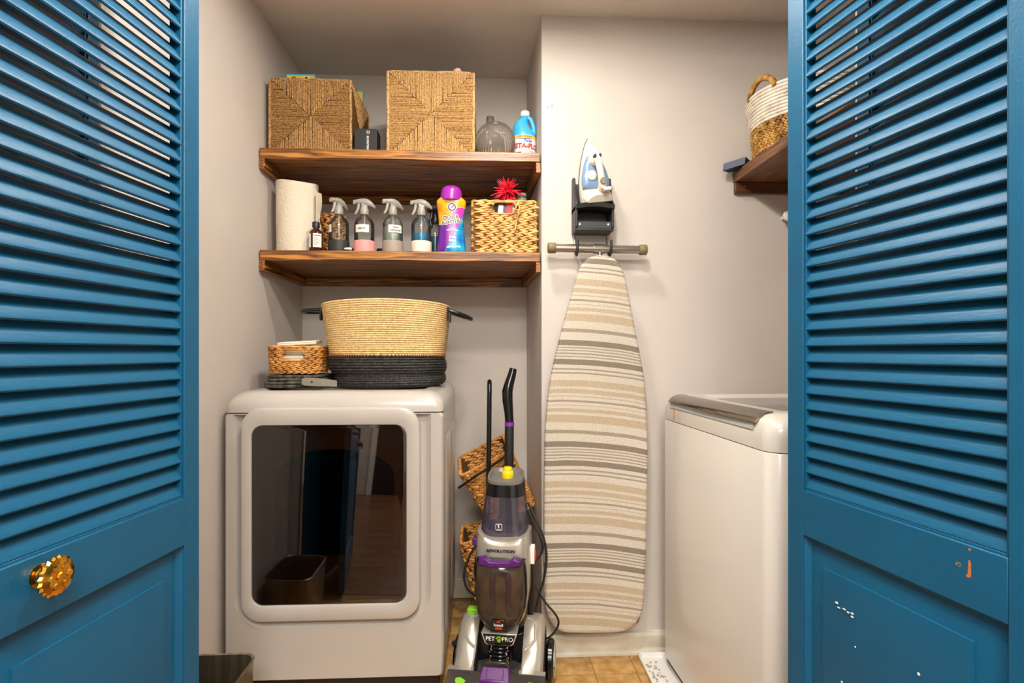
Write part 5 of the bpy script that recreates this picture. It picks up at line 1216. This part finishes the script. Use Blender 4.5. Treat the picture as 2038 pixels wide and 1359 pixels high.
B().loft([[(-0.047,-0.192,0.110),(0.047,-0.192,0.110),(0.047,-0.192,0.126),(-0.047,-0.192,0.126)],[(-0.041,-0.154,0.128),(0.041,-0.154,0.128),(0.041,-0.154,0.150),(-0.041,-0.154,0.150)]]).build('nozzle_latch', M_PUR, t, bevel=0.004, label='purple nozzle latch')
B().loft([[(-0.026,-0.1935,0.114),(0.026,-0.1935,0.114),(0.026,-0.188,0.130),(-0.026,-0.188,0.130)],[(-0.026,-0.160,0.130),(0.026,-0.160,0.130),(0.026,-0.160,0.1495),(-0.026,-0.160,0.1495)]]).build('latch_grip', M_PUR, t, bevel=0.002)
def nz_(y_): return 0.082+(y_+0.235)*(0.039/0.085)+0.0105
for s_ in (-1,1):
    lf = [(-0.016,-0.184),(0.0,-0.176),(0.014,-0.178),(0.016,-0.186),(0.004,-0.202),(-0.010,-0.200)]
    B().loft([[(s_*0.104+s_*p[0],p[1],nz_(p[1])+dz) for p in lf] for dz in (0,0.003)]).build('lime_arrow', M_LIME, t, smooth=0)
B().loft([[(x_,y_,nz_(y_)+dz) for x_, y_ in ((-0.110,-0.226),(-0.094,-0.226),(-0.094,-0.214),(-0.110,-0.214))] for dz in (0,0.003)]).build('lime_mark', M_LIME, t, smooth=0)
# pedal, side buttons
B().box(-0.122,-0.084,0.000,0.030,0.222,0.247).build('pedal', M_LIME, t, bevel=0.004, label='lime green pedal'); B().box(-0.126,-0.080,-0.004,0.034,0.212,0.224).build('pedal_base', M_BP, t, bevel=0.003)
B().box(-0.104,-0.088,0.0,0.03,0.458,0.482).build('hose_clip', M_PUR, t, bevel=0.003)
B().box(0.090,0.104,0.00,0.035,0.405,0.462).build('switch_plate', M_PWH, t, bevel=0.003); B().box(0.103,0.108,0.004,0.030,0.415,0.445).build('switch', M_RED, t, bevel=0.002)
# handle
B().tube([(0.0,0.150,0.62),(0.001,0.147,0.72),(0.001,0.150,0.80),(0.001,0.155,0.842)], 0.0165, 14).build('shaft', M_MB, t, smooth=60)
B().tube([(0.001,0.155,0.838),(0.001,0.156,0.852)], 0.0172, 16).build('shaft_ring', mat('purple_ring', (130,40,160), 0.35), t, smooth=50)
B().tube([(0.001,0.155,0.850),(-0.002,0.160,0.890),(-0.007,0.164,0.93),(-0.008,0.166,0.962),(-0.002,0.172,0.99),(0.006,0.180,1.018),(0.011,0.186,1.043)], [0.0155,0.0165,0.019,0.0195,0.0175,0.0155,0.0135], 14).build('grip', M_BP, t, smooth=60)
# cords
def cord(name, pts, r=0.0036):
    P_ = [CL(*p) for p in pts]; out_ = []
    for i in range(len(P_)-1):
        p0, p1, p2, p3 = P_[max(i-1,0)], P_[i], P_[i+1], P_[min(i+2,len(P_)-1)]
        for k in range(6):
            u_ = k/6; out_.append(0.5*((2*p1)+(-p0+p2)*u_+(2*p0-5*p1+4*p2-p3)*u_*u_+(-p0+3*p1-3*p2+p3)*u_**3))
    out_.append(P_[-1]); return B().tube(out_, r, 8).build(name, M_MB, t, smooth=60)
cord('power_cord', [(0.150,1.90,0.56),(0.172,1.88,0.51),(0.190,1.87,0.47),(0.196,1.87,0.435),(0.182,1.87,0.405),(0.160,1.87,0.392)], 0.0042)
cord('power_cord', [(0.150,1.92,0.58),(0.176,1.88,0.53),(0.200,1.865,0.47),(0.208,1.86,0.41),(0.200,1.86,0.34),(0.186,1.86,0.29),(0.176,1.86,0.25),(0.172,1.86,0.20)], 0.0042)
cord('power_cord', [(0.155,1.86,0.335),(0.180,1.85,0.30),(0.205,1.845,0.262),(0.232,1.84,0.232),(0.246,1.84,0.205),(0.240,1.84,0.178),(0.214,1.84,0.150),(0.19,1.86,0.135)], 0.0036)
cord('accessory_hose', [(-0.020,1.86,0.465),(-0.046,1.86,0.43),(-0.064,1.86,0.385),(-0.070,1.86,0.345),(-0.056,1.86,0.305),(-0.022,1.87,0.275)], 0.0038)
cord('accessory_hose', [(-0.022,1.875,0.445),(-0.030,1.875,0.40),(-0.034,1.88,0.36),(-0.028,1.88,0.31),(-0.022,1.88,0.27)], 0.0038)
B().tube([CL(-0.055,1.84,0.155), CL(-0.085,1.845,0.145), CL(-0.105,1.85,0.130)], [0.008,0.009,0.010], 8).build('cord_hook', M_MB, t, smooth=60)
B().tube([(0.088,0.02,0.20),(0.092,0.025,0.33),(0.090,0.03,0.42)], 0.010, 10).build('side_strut', M_BP, t, smooth=60)
# ------------------------------------------------------------------ closet ceiling lamp (above the frame)
LX, LY = 0.04, 1.50
lamp = thing('ceiling_lamp', 'flat round disc lamp on the closet ceiling', 'lamp', (LX,LY,H))
B().lathe([(0.070,0),(0.074,-0.010),(0.070,-0.024),(0.054,-0.026),(0.052,-0.016)], (LX,LY,H), 32).build('lamp_ring', M_WHITE, lamp)
mm, nt, pb = _new('disc_glow'); pb.inputs['Base Color'].default_value = (0.9,0.88,0.82,1); pb.inputs['Emission Color'].default_value = (1.0,0.935,0.83,1); pb.inputs['Emission Strength'].default_value = CLOSET_LAMP
B().lathe([(0.051,-0.018),(0.050,-0.022),(0.0,-0.022)], (LX,LY,H), 32).build('lamp_disc', mm, lamp)
GX, GY = 0.08, 0.80
gl = thing('ceiling_lamp', 'white globe lamp on the hall ceiling in front of the closet doors', 'lamp', (GX,GY,H))
B().lathe([(0.06,0),(0.062,-0.008),(0.055,-0.018),(0.04,-0.022)], (GX,GY,H), 32).build('lamp_socket', M_WHITE, gl)
mm, nt, pb = _new('globe_glow'); pb.inputs['Base Color'].default_value = (0.9,0.88,0.82,1); pb.inputs['Emission Color'].default_value = (1.0,0.945,0.86,1); pb.inputs['Emission Strength'].default_value = HALL_LAMP
B().lathe([(0.03,-0.022),(0.05,-0.035),(0.058,-0.065),(0.05,-0.098),(0.03,-0.114),(0.0,-0.120)], (GX,GY,H), 32).build('globe', mm, gl, smooth=180)
